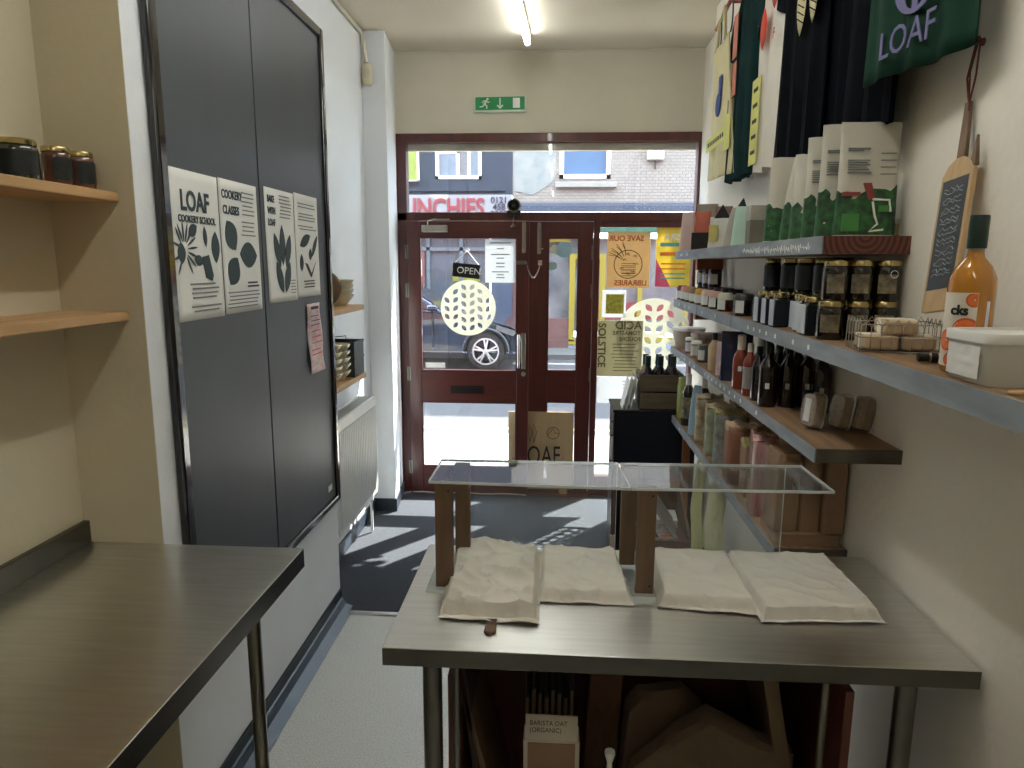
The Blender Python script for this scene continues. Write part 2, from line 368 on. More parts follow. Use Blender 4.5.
# furniture of door_1
t = d1; y = 4.935
lt = t.part('letter_plate', G().box(-.757, -.517, y-.004, y+.004, .771, .829), mat('aged_brown_metal', (46, 26, 22), .4, .3))
t.part('letter_flap', G().box(-.745, -.529, y-.008, y-.003, .782, .818), BLACK, under=lt)
g = G(); g.box(-.245, -.215, y-.012, y, .955, 1.215); t.part('handle_plate', g, CHROME, bev=.002)
g = G(); g.tube([(-.262, y-.002, 1.20), (-.262, y-.05, 1.20), (-.262, y-.055, 1.17), (-.262, y-.055, 1.0), (-.262, y-.05, .975), (-.262, y-.002, .975)], .011, 10); t.part('pull_handle', g, CHROME)
g = G(); g.cyl((-.229, y-.006, .92), (-.229, y+.002, .92), .017); t.part('lock_cylinder', g, CHROME)
clo = t.part('door_closer', G().box(-.945, -.765, y-.045, y, 1.915, 1.962), mat('closer_grey_metal', (168, 164, 156), .4, .5), bev=.006)
t.part('closer_arm', G().tube([(-.90, y-.03, 1.965), (-.90, y-.03, 1.99), (-.86, y-.04, 2.0), (-.75, y-.02, 2.002)], .006, 8), CHROME, under=clo)
b_ = G().cyl((-.232, y-.014, 1.775), (-.232, y-.014, 1.985), .012); b_.box(-.246, -.218, y-.004, y, 1.785, 1.97)
t.part('bolt', b_, mat('aged_bolt_metal', (140, 132, 120), .4, .8))
t.part('door_chain_plate', G().box(-.285, -.215, y-.010, y, 1.695, 1.722), STEELD, bev=.002)
ch = G(); pts = []
for i in range(15):
    u = i/14; pts.append(Vector((-.215+.10*u, y-.012+.03*u, 1.705-.10*math.sin(math.pi*u)+.0*u)))
for i, p in enumerate(pts):
    q = pts[min(i+1, 14)]-pts[max(i-1, 0)]; q.normalize(); sd = Vector((0, 1, 0)) if i % 2 else q.cross(Vector((0, 1, 0)))
    ch.tube([p+q*.009*math.cos(a)+sd*.005*math.sin(a) for a in [k*math.pi/4 for k in range(8)]], .0018, 5, closed=True)
t.part('door_chain', ch, CHROME)
t.part('under_door_light', G().tube([(-1.05+.085*i, y-.003, .016+.004*math.sin(i*1.7)) for i in range(11)], .004, 5), mat('painted_gap_light', (190, 186, 180), .6))  # pale strip standing in for the light that shows under the door
t = d2; y = 5.0
b_ = G().cyl((-.127, y-.014, 1.77), (-.127, y-.014, 1.985), .012); b_.box(-.141, -.113, y-.004, y, 1.78, 1.97)
t.part('bolt', b_, MATS['aged_bolt_metal'])
t.part('bolt_knob', G().cyl((-.115, y-.014, 1.805), (-.095, y-.02, 1.805), .004), CHROME)
t.part('chain_hook', G().box(-.135, -.105, y-.012, y, 1.69, 1.725), CHROME)

# ---- stuff fixed on the glass
def sign_disc(label, c, r, y, reg='d'):
    t = T('round_window_decal', label, 'sign', (c[0], y, c[1]))
    outl = [(r*math.cos(2*math.pi*i/72), r*math.sin(2*math.pi*i/72)) for i in range(72)]
    k = r/175; sp = [outl]; LL, WW = 46*k, 27*k
    for col, rows, dr in ((-135, (-48, 5, 55), -1), (-80, (-102, -50, 2, 57, 108), 1), (-28, (-130, -78, -25, 25, 75, 127), -1),
                          (25, (-130, -80, -30, 22, 73, 125), 1), (75, (-102, -50, 5, 57, 110), -1), (128, (-48, 5, 57), 1)):
        for q in rows: sp.append(leaf(col*k, -q*k, dr*R(48), LL, WW))
    me = shape_mesh('decal_disc', sp, .0008); me.transform(Matrix.Rotation(R(90), 4, 'X')); me.materials.append(DECAL)
    o = bpy.data.objects.new('decal_disc', me); COL.objects.link(o); o.parent = t.o; return t
sign_disc('round white leaf-cut decal on the wide door glass', (-.628, 1.388), .197, 4.950)
sign_disc('round white leaf-cut decal on the right shop window, partly behind shelves', (.700, 1.200), .262, 5.0275)

t = T('open_sign', 'small black OPEN sign hung on a string inside the door glass', 'sign', (-.648, 4.93, 1.645), world=True)
A = [(-.729, 1.708), (-.537, 1.690), (-.543, 1.592), (-.735, 1.612)]
t.part('board', G().prism(A, 'y', 4.920, 4.928), BLACK)
t.part('string', G().tube([(-.720, 4.925, 1.704), (-.630, 4.93, 1.790), (-.546, 4.925, 1.688)], .003, 6), WHITE)
t.part('hook', G().cyl((-.630, 4.925, 1.793), (-.630, 4.951, 1.793), .016), PLASTIC)
t.text('OPEN', .066, (-.706, 4.919, 1.635), (1, 0, -.085), (.085, 0, 1), WHITE)
t = T('opening_notice', 'white printed notice taped to the wide door glass beside the OPEN sign', 'notice', (-.4, 4.95, 1.56), world=True)
t.part('sheet', G().box(-.505, -.292, 4.944, 4.9455, 1.568, 1.868), PAPERT)
g = G()
for z, w_ in ((1.84,.15),(1.80,.05),(1.76,.13),(1.735,.05),(1.70,.06),(1.675,.06),(1.64,.12),(1.62,.05),(1.60,.06)): g.box(-.398-w_/2, -.398+w_/2, 4.9432, 4.944, z, z+.007)
t.part('print_lines', g, INKG)
props(finish('white_sticker', G().box(-.94, -.80, 4.946, 4.9475, .955, .99), WHITE), 'small white strip sticker in bottom left corner of the wide door glass', 'sticker')
for c, r, m_, lab in (((.047, 1.800), .056, mat('pale_blue_sticker', (156, 190, 206), .5), 'large pale blue round sticker on the narrow door glass'),
                   ((-.018, 1.800), .034, mat('cream_sticker', (206, 206, 178), .5), 'cream round sticker left of the large blue sticker'),
                   ((-.030, 1.685), .030, mat('mint_sticker', (150, 186, 176), .5), 'small mint round sticker, lowest on the narrow door glass')):
    props(finish('round_sticker', G().cyl((c[0], 5.016-(.001 if r > .05 else 0), c[1]), (c[0], 5.0195-(.001 if r > .05 else 0), c[1]), r, n=32), m_), lab, 'sticker')

# posters on the right window, read from the street (mirrored from inside)
MX = (-1, 0, 0)
t = T('libraries_poster', 'tan poster reading SAVE OUR LIBRARIES seen from behind in the right window', 'poster', (.50, 5.025, 1.72), world=True)
t.part('sheet', G().box(.352, .652, 5.022, 5.024, 1.535, 1.925), translucent('tan_poster_paper', (214, 190, 148), .28, rough=.8, var=.06))
t.text('SAVE OUR', .052, (.605, 5.0208, 1.862), MX, (0,0,1), mat('rust_red_ink', (168, 60, 36), .8), bold=.0012)
t.text('LIBRARIES', .052, (.635, 5.0208, 1.553), MX, (0,0,1), MATS['rust_red_ink'], bold=.0012)
g = G(); DK = mat('sepia_ink', (82, 58, 36), .8)
g.tube([(.50+.098*math.cos(a), 5.0213, 1.70+.098*math.sin(a)) for a in [2*math.pi*k/32 for k in range(32)]], .003, 5, closed=True)
for x0, z0, x1, z1 in ((.455,1.62,.56,1.635),(.455,1.64,.545,1.655),(.45,1.665,.555,1.68),(.455,1.69,.55,1.705)):
    g.tube([(x0, 5.0213, z0), (x1, 5.0213, z0), (x1, 5.0213, z1), (x0, 5.0213, z1)], .002, 5, closed=True)
for a in (100, 120, 140, 155):
    for sgn in (0, .35): 
        p0 = Vector((.49, 5.0213, 1.72)); d_ = Vector((math.cos(R(a)), 0, math.sin(R(a))))
        g.tube([p0+d_*.04, p0+d_*.09+Vector((0,0,sgn*.02)), p0+d_*(.13)+Vector((-.01,0,sgn*.05-.01))], .0022, 5)
for k in range(14):
    a = k*.9; p = Vector((.50+.07*math.cos(a)*(.5+.5*(k%3)/2), 5.0213, 1.70+.07*math.sin(a))); g.tube([p, p+Vector((.012, 0, .010)), p+Vector((.018, 0, -.006))], .0022, 5)
t.part('drawing', g, DK)
def bars(t, x0, x1, zs, y, m_, h=.008, name='print_lines', jitter=.25, rnd=random.Random(3)):
    g = G()
    for z in zs:
        a = x0+(x1-x0)*jitter*rnd.random()*.5; b = x1-(x1-x0)*jitter*rnd.random(); g.box(a, b, y-.0006, y, z, z+h)
    return t.part(name, g, m_)
t = T('festival_poster', 'bright yellow and pink event poster seen from behind, right of tan poster', 'poster', (.8, 5.025, 1.75), world=True)
t.part('sheet', G().box(.693, .935, 5.022, 5.024, 1.545, 1.955), translucent('yellow_poster_paper', (232, 216, 110), .3, rough=.8))
t.text('ESRA', .062, (.885, 5.0206, 1.868), MX, (0,0,1), WHITE, bold=.002)
t.part('colour_band', G().box(.72, .93, 5.0212, 5.022, 1.825, 1.85), mat('turquoise_ink', (90, 180, 190), .8), label='turquoise band')
t.part('colour_band', G().box(.72, .90, 5.0212, 5.022, 1.76, 1.785), mat('orange_ink', (232, 126, 62), .8), label='orange band')
for z_ in (1.70, 1.665, 1.63, 1.60): t.part('print_line', G().box(.73, .90, 5.0208, 5.0216, z_, z_+.010), MATS['orange_ink'] if z_ > 1.65 else MATS['turquoise_ink'])
t.part('colour_corner', G().prism([(.693, 1.545), (.80, 1.545), (.693, 1.74)], 'y', 5.0210, 5.0218), mat('pink_ink', (232, 96, 140), .8), label='pink corner')
t = T('yellow_flyer', 'small yellow-green patterned flyer under the tan poster', 'poster', (.41, 5.025, 1.42), world=True)
t.part('sheet', G().box(.325, .494, 5.022, 5.024, 1.325, 1.518), PAPERT)
t.part('pattern_panel', G().box(.352, .480, 5.0206, 5.0218, 1.352, 1.490), translucent('yellow_leaf_pattern', (226, 212, 90), .3, rough=.8, scale=60, rgb2=(140, 150, 80)))
t = T('solstice_poster', 'olive grey poster reading ACID SOLSTICE seen from behind in the right window', 'poster', (.46, 5.025, 1.1), world=True)
t.part('sheet', G().box(.300, .620, 5.022, 5.024, .900, 1.302), translucent('olive_paper', (186, 182, 154), .28, rough=.85, var=.06, scale=20))
OI = mat('olive_ink', (104, 98, 66), .85)
t.text('ACID', .080, (.612, 5.0206, 1.243), MX, (0,0,1), OI, bold=.002, sx=1.0)
t.text('SOLSTICE', .075, (.306, 5.0206, 1.285), (0,0,-1), (1,0,0), OI, bold=.002)
for i, wd in enumerate(('TOMASTRE', 'FOUDRE')): t.text(wd, .040, (.606, 5.0206, 1.200-.043*i), MX, (0,0,1), OI, bold=.001)
bars(t, .40, .60, [1.13-.024*i for i in range(9)], 5.0216, OI, .006)
t = T('white_notice_sheet', 'white notice sheet with faint print below the olive poster', 'notice', (.46, 5.025, .8), world=True)
t.part('sheet', G().box(.305, .60, 5.022, 5.024, .70, .895), PAPERT)
bars(t, .48, .585, [.86, .835, .81], 5.0216, mat('faint_pink_ink', (200, 150, 140), .8), .006)

# bell on the transom rail
t = T('door_bell', 'round shop bell on a bracket above the meeting of the doors', 'bell', (-.303, 4.95, 2.06), world=True)
t.part('bell_dome', G().lathe([(0, 0), (.018, .002), (.036, .012), (.044, .03), (.047, .032), (.047, .036), (.036, .036)]).xf(Matrix.Translation((-.303, 4.955, 2.095)) @ Matrix.Rotation(R(90), 4, 'X')), mat('aged_bell_metal', (120, 112, 100), .3, .9))
t.part('bell_hub', G().cyl((-.303, 4.94, 2.095), (-.303, 4.905, 2.095), .014), BLACK)
t.part('bracket', G().box(-.352, -.258, 4.945, 4.980, 2.030, 2.065), BLACK)
t.part('spring_arm', G().tube([(-.303, 4.95, 2.04), (-.306, 4.93, 2.0), (-.309, 4.925, 1.955)], .004).cyl((-.309, 4.925, 1.95), (-.309, 4.925, 1.962), .018), STEELD)
t.part('top_wire', G().tube([(-.30, 4.945, 2.13), (-.285, 4.945, 2.175), (-.262, 4.945, 2.14), (-.25, 4.945, 2.18)], .002, 5), STEELD)

# exit sign
t = T('exit_sign', 'green running man fire exit sign with arrow above the doors', 'sign', (-.404, 4.99, 2.735), rot=(0, R(-.6), 0))
t.part('housing', G().box(-.178, .178, -.012, .01, -.014, .088), mat('sign_housing', (206, 216, 202), .5), bev=.003)
t.part('green_panel', G().box(-.168, .168, -.0165, -.010, 0, .083), GREENX)
mn = G(); yv = -.0185
def stroke(g, pts, wd, y=yv):
    for a, b in zip(pts, pts[1:]):
        a, b = Vector((a[0], y, a[1])), Vector((b[0], y, b[1])); d_ = (b-a); L_ = d_.length; d_.normalize(); g.obox((a+b)/2, d_*(L_/2+wd*.2), Vector((0, .0012, 0)), d_.cross(Vector((0, 1, 0)))*wd/2)
mn.cyl((-.085, yv+.001, .070), (-.085, yv-.001, .070), .0075)
stroke(mn, [(-.092, .060), (-.108, .036)], .013); stroke(mn, [(-.092, .060), (-.112, .058), (-.122, .046)], .006); stroke(mn, [(-.092, .060), (-.082, .048), (-.070, .052)], .006)
stroke(mn, [(-.108, .036), (-.092, .028), (-.090, .010)], .008); stroke(mn, [(-.108, .036), (-.118, .022), (-.138, .020)], .008)
t.part('running_man', mn, WHITE)
ar = G(); stroke(ar, [(0, .074), (0, .020)], .009); stroke(ar, [(-.018, .028), (0, .010), (.018, .028)], .009); t.part('arrow', ar, WHITE)
t.part('door_symbol', G().box(.088, .135, yv-.001, yv+.001, .010, .074), WHITE)

# detector and its cable
t = T('motion_sensor', 'cream motion detector on the pier beside the blackboard wall', 'sensor', (-1.215, 4.53, 2.80), world=True)
t.part('body', G().lathe([(0, 0), (.028, .004), (.034, .02), (.036, .06), (.034, .10), (.026, .125), (0, .13)], (-1.200, 4.53, 2.79), sy=.7), mat('cream_plastic', (206, 198, 172), .5), smooth=True)
t.part('lens', G().lathe([(.0, .04), (.024, .042), (.030, .07), (.024, .098), (0, .10)], (-1.200, 4.522, 2.79), sy=.7), mat('cream_lens', (190, 184, 160), .3))
props(finish('cable_conduit', G().tube([(-1.225, 3.22, CZ-.02), (-1.225, 4.52, CZ-.02), (-1.222, 4.535, CZ-.035), (-1.205, 4.54, 2.93)], .011, 8), FRONTW), 'painted conduit along the top of the left wall down to the detector', 'cable')

# fluorescent tubes: one seen, three more unseen, added to brighten the room
def tube_light(label, x0, y0, x1, y1, tm=None):
    t = T('fluorescent_light', label, 'ceiling light', ((x0+x1)/2, (y0+y1)/2, CZ), world=True)
    a, b = Vector((x0, y0, CZ-.055)), Vector((x1, y1, CZ-.055)); d_ = (b-a).normalized(); sd = d_.cross(Vector((0, 0, 1)))
    t.part('batten', G().obox((a+b)/2+Vector((0, 0, .043)), d_*((b-a).length/2-.04), sd*.02, Vector((0, 0, .011))), FRONTW)
    t.part('tube', G().cyl(a+d_*.02, b-d_*.02, .019, n=16), tm or TUBEM)
    for p in (a, b): t.part('end_cap', G().obox(p+Vector((0, 0, .018)), d_*.02, sd*.018, Vector((0, 0, .036))), WHITE, bev=.006)
tube_light('lit fluorescent tube on the ceiling towards the shop door', -.262, 3.2, -.205, 4.66)
tube_light('added unseen fill tube on the ceiling behind the counter', -.1, -1.3, -.1, .2, FILLB)
tube_light('added unseen fill tube on the ceiling above the steel counter', -.1, 1.0, -.1, 2.5, FILLC)
tube_light('added unseen fill tube on the ceiling at the back of the shop', -.1, -4.6, -.1, -3.2, FILLB)

# ============================================================ LEFT SIDE
t = T('blackboard', 'large two-panel blackboard in a glossy dark frame on the left wall', 'blackboard', (-1.06, 2.5, .57), world=True)
x0 = -1.0595
for a, b in ((1.86, 2.452), (2.462, 3.15)): t.part('panel', G().box(x0, -1.047, a, b, .60, 2.665), BLACKB, bev=.001)
for b in ((1.815, 1.857, .565, 2.70), (3.150, 3.186, .565, 2.70)): t.part('frame_bar', G().box(x0, -1.032, *b), GLOSSB, bev=.008)
for b in ((1.857, 3.15, .565, .602), (1.857, 3.15, 2.662, 2.70)): t.part('frame_bar', G().box(x0, -1.032, *b), GLOSSB, bev=.008)
t.part('catch', G().cyl((-1.034, 3.168, 2.28), (-1.034, 3.168, 2.46), .006), CHROME)
t.part('white_tag', G().box(-1.047, -1.0455, 3.05, 3.10, .645, .672), WHITE)

def poster(name, label, y0, y1, z0, z1, curl=1.0):
    """sheet on the blackboard, top taped, gently buckled"""
    t = T(name, label, 'poster', (-1.047, (y0+y1)/2, z0), world=True)
    f = lambda u, v: (-1.0455+curl*(.0008*math.sin(v*5+y0*3)*(1-v)+.0008*math.sin(u*6+y0)*(1-v)), y0+(y1-y0)*u, z0+(z1-z0)*v)
    t.part('sheet', G().grid(12, 16, f), PAPER, sol=.0008); return t
UP = (0, 0, 1); RY = (0, 1, 0)
def flat_yz(t, name, splines, m_, x=-1.0432):
    me = shape_mesh(name, splines, .0006)
    M = Matrix(((0, 0, 1, x), (1, 0, 0, 0), (0, 1, 0, 0), (0, 0, 0, 1))); me.transform(M); me.transform(Matrix.Translation(-t.shift))
    me.materials.append(m_); o = bpy.data.objects.new(name, me); COL.objects.link(o); o.parent = t.o; return o
def lines_yz(t, y0, y1, zs, m_, h=.005, x=-1.0432, seed=1, jit=.2, name='print_lines'):
    g = G(); r_ = random.Random(seed)
    for z in zs:
        a = y0+(y1-y0)*jit*.5*r_.random(); b = y1-(y1-y0)*jit*r_.random(); g.box(x-.0005, x+.0002, a, b, z, z+h)
    return t.part(name, g, m_)
p1 = poster('cookery_school_poster', 'white LOAF COOKERY SCHOOL poster, leftmost on the blackboard', 1.868, 2.142, 1.534, 1.955)
p1.text('LOAF', .078, (-1.0434, 1.918, 1.845), RY, UP, INK, bold=.002, sx=.86)
p1.text('COOKERY SCHOOL', .0275, (-1.0434, 1.902, 1.812), RY, UP, INK, bold=.0007, sx=.86)
sp = []
for a in range(9): sp.append(leaf(1.925+.045*math.cos(R(a*22-60)), 1.735+.05*math.sin(R(a*22-60)), R(a*22-60), .055, .007))
for a in (120, 160, 200, 240): sp.append(leaf(1.905+.02*math.cos(R(a)), 1.73+.05*math.sin(R(a)), R(a), .05, .007))
flat_yz(p1, 'crab_drawing', [leaf(1.907, 1.725, R(90), .06, .042)], INK); 
for q in sp: flat_yz(p1, 'crab_leg', [q], INK, -1.0430)
flat_yz(p1, 'vegetable_drawing', [leaf(1.975, 1.79, R(30), .055, .035)], INK); flat_yz(p1, 'vegetable_drawing', [leaf(2.00, 1.705, R(-10), .05, .032)], INK)
flat_yz(p1, 'vegetable_drawing', [leaf(2.045, 1.775, R(95), .06, .022)], INK); flat_yz(p1, 'vegetable_drawing', [leaf(2.105, 1.745, R(88), .095, .05)], INK)
flat_yz(p1, 'vegetable_drawing', [[(2.02, 1.715), (2.06, 1.722), (2.082, 1.66), (2.072, 1.645), (2.035, 1.655)]], INK)
lines_yz(p1, 1.94, 2.12, [1.635, 1.622, 1.609, 1.596, 1.570, 1.557], INKG)
p2 = poster('cookery_classes_poster', 'white COOKERY CLASSES poster with three dark leaves on the blackboard', 2.150, 2.425, 1.537, 1.958)
p2.text('COOKERY', .037, (-1.0434, 2.165, 1.900), RY, UP, INK, bold=.001, sx=.82); p2.text('CLASSES', .037, (-1.0434, 2.168, 1.852), RY, UP, INK, bold=.001, sx=.82)
for q in (leaf(2.215, 1.785, R(-60), .105, .085), leaf(2.335, 1.725, R(178), .13, .085), leaf(2.22, 1.672, R(55), .105, .085)): flat_yz(p2, 'leaf_drawing', [q], INK)
lines_yz(p2, 2.30, 2.40, [1.925-.014*i for i in range(6)], INKG, .004, seed=4); lines_yz(p2, 2.29, 2.41, [1.83-.014*i for i in range(4)], INKG, .004, seed=5)
lines_yz(p2, 2.31, 2.41, [1.63, 1.618], INK, .006, seed=6); lines_yz(p2, 2.165, 2.41, [1.602, 1.590, 1.578, 1.566, 1.554], INKG, .004, seed=7)
p3 = poster('bake_with_loaf_poster', 'white BAKE WITH LOAF poster with upright leaf cluster on the blackboard', 2.492, 2.770, 1.553, 1.968)
for i, wd in enumerate(('BAKE', 'WITH', 'LOAF')): p3.text(wd, .034, (-1.0434, 2.512, 1.918-.042*i), RY, UP, INK, bold=.001, sx=.8)
for q in (leaf(2.635, 1.765, R(90), .15, .055), leaf(2.585, 1.745, R(112), .135, .052), leaf(2.690, 1.745, R(68), .135, .052), leaf(2.600, 1.645, R(115), .13, .055), leaf(2.675, 1.645, R(65), .13, .055)): flat_yz(p3, 'leaf_drawing', [q], INK)
lines_yz(p3, 2.62, 2.745, [1.945-.013*i for i in range(7)], INKG, .004, seed=8); lines_yz(p3, 2.70, 2.76, [1.63-.012*i for i in range(5)], INKG, .003, seed=9)
p4 = poster('fish_poster', 'white poster with fish and tool drawings, rightmost on the blackboard', 2.778, 3.045, 1.560, 1.975)
lines_yz(p4, 2.80, 3.02, [1.935, 1.922, 1.895, 1.883, 1.871, 1.846, 1.834], INKG, .004, seed=10); lines_yz(p4, 2.84, 2.99, [1.622, 1.610, 1.598], INK, .005, seed=11)
for q in (leaf(2.88, 1.79, R(20), .13, .045), leaf(2.99, 1.77, R(50), .12, .03), leaf(2.935, 1.735, R(80), .05, .035), leaf(2.83, 1.70, R(85), .07, .04)): flat_yz(p4, 'drawing', [q], INK)
flat_yz(p4, 'drawing', [[(2.87, 1.70), (2.90, 1.695), (2.94, 1.655), (3.00, 1.705), (2.94, 1.640), (2.93, 1.640)]], INK)
t = T('price_leaflet', 'small pink and white printed leaflet in a clear sleeve under the fish poster', 'leaflet', (-1.047, 2.93, 1.23), world=True)
f = lambda u, v: (-1.044+.010*(1-v)**2+.003*math.sin(9*v+3*u), 2.862+.165*u+.012*(1-v)*(0 if u < .5 else 1), 1.232+.296*v)
t.part('sheet', G().grid(8, 14, f), mat('pink_printed_paper', (206, 160, 166), .6, scale=60, rgb2=(222, 214, 214), stretch=(1, .3, 1)), sol=.001)
lines_yz(t, 2.885, 3.0, [1.505], BLACKI, .012, -1.0335, 8)
lines_yz(t, 2.875, 3.0, [1.475, 1.455, 1.437], BLACKI, .003, -1.0335); lines_yz(t, 2.88, 3.01, [1.41, 1.385, 1.36, 1.33, 1.31], REDP, .004, -1.033, 3)

# alcove shelves and jars
def alcove_shelf(label, z):
    t = T('alcove_shelf', label, 'shelf', (-1.19, .9, z), world=True)
    t.part('board', G().box(-1.283, -1.10, -.6, 1.734, z-.024, z), PINE, bev=.003)
    for yy in (1.25,):
        g = G(); g.box(-1.283, -1.279, yy-.012, yy+.012, z-.20, z-.024); g.box(-1.283, -1.13, yy-.012, yy+.012, z-.028, z-.024)
        g.tube([(-1.279, yy, z-.18), (-1.22, yy, z-.12), (-1.15, yy, z-.03)], .005, 6)
        t.part('bracket', g, CREAMWALL)
    return t
alcove_shelf('upper pine shelf in the left alcove carrying dark jars', 1.872)
alcove_shelf('lower empty pine shelf in the left alcove', 1.575)

def jar(label, x, y, z, r, h, content, lid, labm=None, group=None, rz=0, lidr=1.0, lidh=.014, wrap=2.2, sq=False, name='jam_jar', cat='jar', face=-1.57, lab0=.15, lab1=.72, puff=0):
    """glass jar: body, lid, paper label; face = angle the label looks to"""
    t = T(name, label, cat, (x, y, z), rz, group)
    if sq:
        def ring(k, zz, n=24):
            out = []
            for i in range(n):
                a = 2*math.pi*i/n; c, s_ = math.cos(a), math.sin(a); e = .32
                out.append((k*math.copysign(abs(c)**e, c), k*math.copysign(abs(s_)**e, s_), zz))
            return out
        t.part('glass_body', G().loft([ring(r*.9, 0), ring(r, .006), ring(r, h*.76), ring(r*.75, h*.86), ring(r*.72, h-lidh)]), content)
    else:
        t.part('glass_body', G().lathe([(0, 0), (r*.88, 0), (r, h*.06), (r, h*.74), (r*.93, h*.83), (r*.86, h*.86), (r*.86, h-.002), (0, h-.002)], n=20), content)
    lr = r*lidr*(.94 if not sq else .84)
    if puff: t.part('cloth_cover', G().lathe([(lr*1.12, h-lidh*1.5), (lr*1.05, h-lidh*.9), (lr*.98, h-.003), (lr*.8, h+.003), (0, h+.004)], n=20), lid)
    else: t.part('lid', G().lathe([(0, h-lidh), (lr, h-lidh), (lr, h-.003), (lr*.93, h), (lr*.85, h-.001), (0, h-.001)], n=20), lid)
    if labm:
        if sq:
            e = r+.0008; g = G(); g.box(-e*.86, e*.86, -e-.0006, -e+.002, h*lab0, h*lab1); t.part('front_label', g, DL)
            g = G(); g.box(-e-.0006, -e+.002, -e*.86, e*.86, h*lab0, h*lab1)
        else:
            g = G().lathe([(r+.0008, h*lab0), (r+.0008, h*lab1)], n=10, a0=face-wrap/2, a1=face+wrap/2)
        t.part('paper_label', g, labm)
    return t
DJ = mat('dark_preserve_in_glass', (26, 20, 14), .12, var=.4, coat=.5)
OJ = mat('olive_pickle_in_glass', (40, 42, 16), .12, var=.5, scale=30, coat=.5)
DL = mat('dark_blue_black_label', (18, 26, 36), .5, var=.1)
BLK = mat('black_printed_label', (22, 26, 24), .5, var=.5, scale=80)
WL = mat('white_paper_label', (190, 196, 204), .6, var=.06, scale=60)
PJ = mat('pinkish_preserve_in_glass', (96, 62, 50), .15, var=.2, coat=.5)
jar('large dark jar with gold lid on the upper alcove shelf', -1.175, 1.500, 1.872, .042, .088, OJ, BRASS, BLK, 'gold lidded jars on the alcove shelf', lidh=.012, face=-.9)
jar('dark jar with pinkish contents and gold lid, middle of the alcove jars', -1.160, 1.602, 1.872, .031, .088, PJ, BRASS, BLK, 'gold lidded jars on the alcove shelf', lidh=.012, face=-.1)
jar('dark jar with pinkish contents and gold lid, nearest the alcove end wall', -1.155, 1.677, 1.872, .031, .088, PJ, BRASS, BLK, 'gold lidded jars on the alcove shelf', lidh=.012, face=-.1)
jar('dark jar cut by the left picture edge on the upper alcove shelf', -1.200, 1.385, 1.872, .036, .082, OJ, BLACK, BLK, lidh=.012, face=-.9)
jar('dark jar half hidden behind the pinkish jar nearest the alcove end wall', -1.225, 1.670, 1.872, .030, .080, DJ, BLACK, BLK, lidh=.010, face=-.4)

# stainless worktop on the left
t = T('steel_worktop', 'stainless steel worktop with upstand on the left', 'worktop', (-.97, .6, 0), world=True)
zt = .942
t.part('top', G().box(-1.279, -.670, -.7, 1.733, zt-.003, zt).box(-1.279, -.673, 1.730, 1.733, zt-.052, zt-.003), STEEL, bev=.0012)
t.part('front_lip', G().box(-.673, -.670, -.7, 1.733, zt-.052, zt-.001), STEEL_SHADED); t.part('upstand', G().box(-1.282, -1.264, -.7, 1.733, zt, zt+.062), STEEL_SHADED, bev=.002)
for yy in (1.46, -.55):
    for xx in (-.693, -1.20): t.part('leg', G().cyl((xx, yy, .03), (xx, yy, zt-.004), .016).cyl((xx, yy, 0), (xx, yy, .03), .019), STEELD)

# radiator
t = T('radiator', 'white fluted panel radiator on the left wall near the door', 'radiator', (-1.17, 3.75, .28), world=True)
ya, yb, za, zb = 3.36, 4.12, .29, .895; xf_ = -1.098
t.part('front_panel', G().box(xf_-.012, xf_, ya, yb, za, zb), RADW, bev=.006)
g = G(); n = 22
for i in range(n):
    yc = ya+.03+(yb-ya-.06)*i/(n-1); g.prism([(yc-.010, za+.035), (yc+.010, za+.035), (yc+.010, zb-.05), (yc-.010, zb-.05)], 'x', xf_-.002, xf_+.009)
t.part('flutes', g, RADW, bev=.005)
t.part('rear_panel', G().box(-1.205, -1.192, ya, yb, za, zb), RADW, bev=.004)
t.part('side_cover', G().box(-1.20, xf_, yb-.002, yb+.006, za+.02, zb), RADW, bev=.003); t.part('side_cover', G().box(-1.20, xf_, ya-.006, ya+.002, za+.02, zb), RADW, bev=.003)
g = G(); g.box(-1.205, -1.19, ya, yb, zb-.006, zb+.004); g.box(xf_-.016, xf_+.002, ya, yb, zb-.006, zb+.004)
for i in range(34): yy = ya+(yb-ya)*i/33; g.box(-1.195, xf_-.01, yy-.003, yy+.003, zb-.008, zb+.002)
t.part('top_grille', g, RADW)
t.part('valve', G().cyl((-1.15, yb+.03, .22), (-1.15, yb+.03, .33), .014).cyl((-1.15, yb+.03, .02), (-1.15, yb+.03, .22), .008).cyl((-1.15, yb+.006, .31), (-1.15, yb+.04, .31), .010), WHITE)
for yy in (ya+.12, yb-.12): t.part('wall_bracket', G().box(-1.2395, -1.19, yy-.012, yy+.012, .32, .86), STEELD)

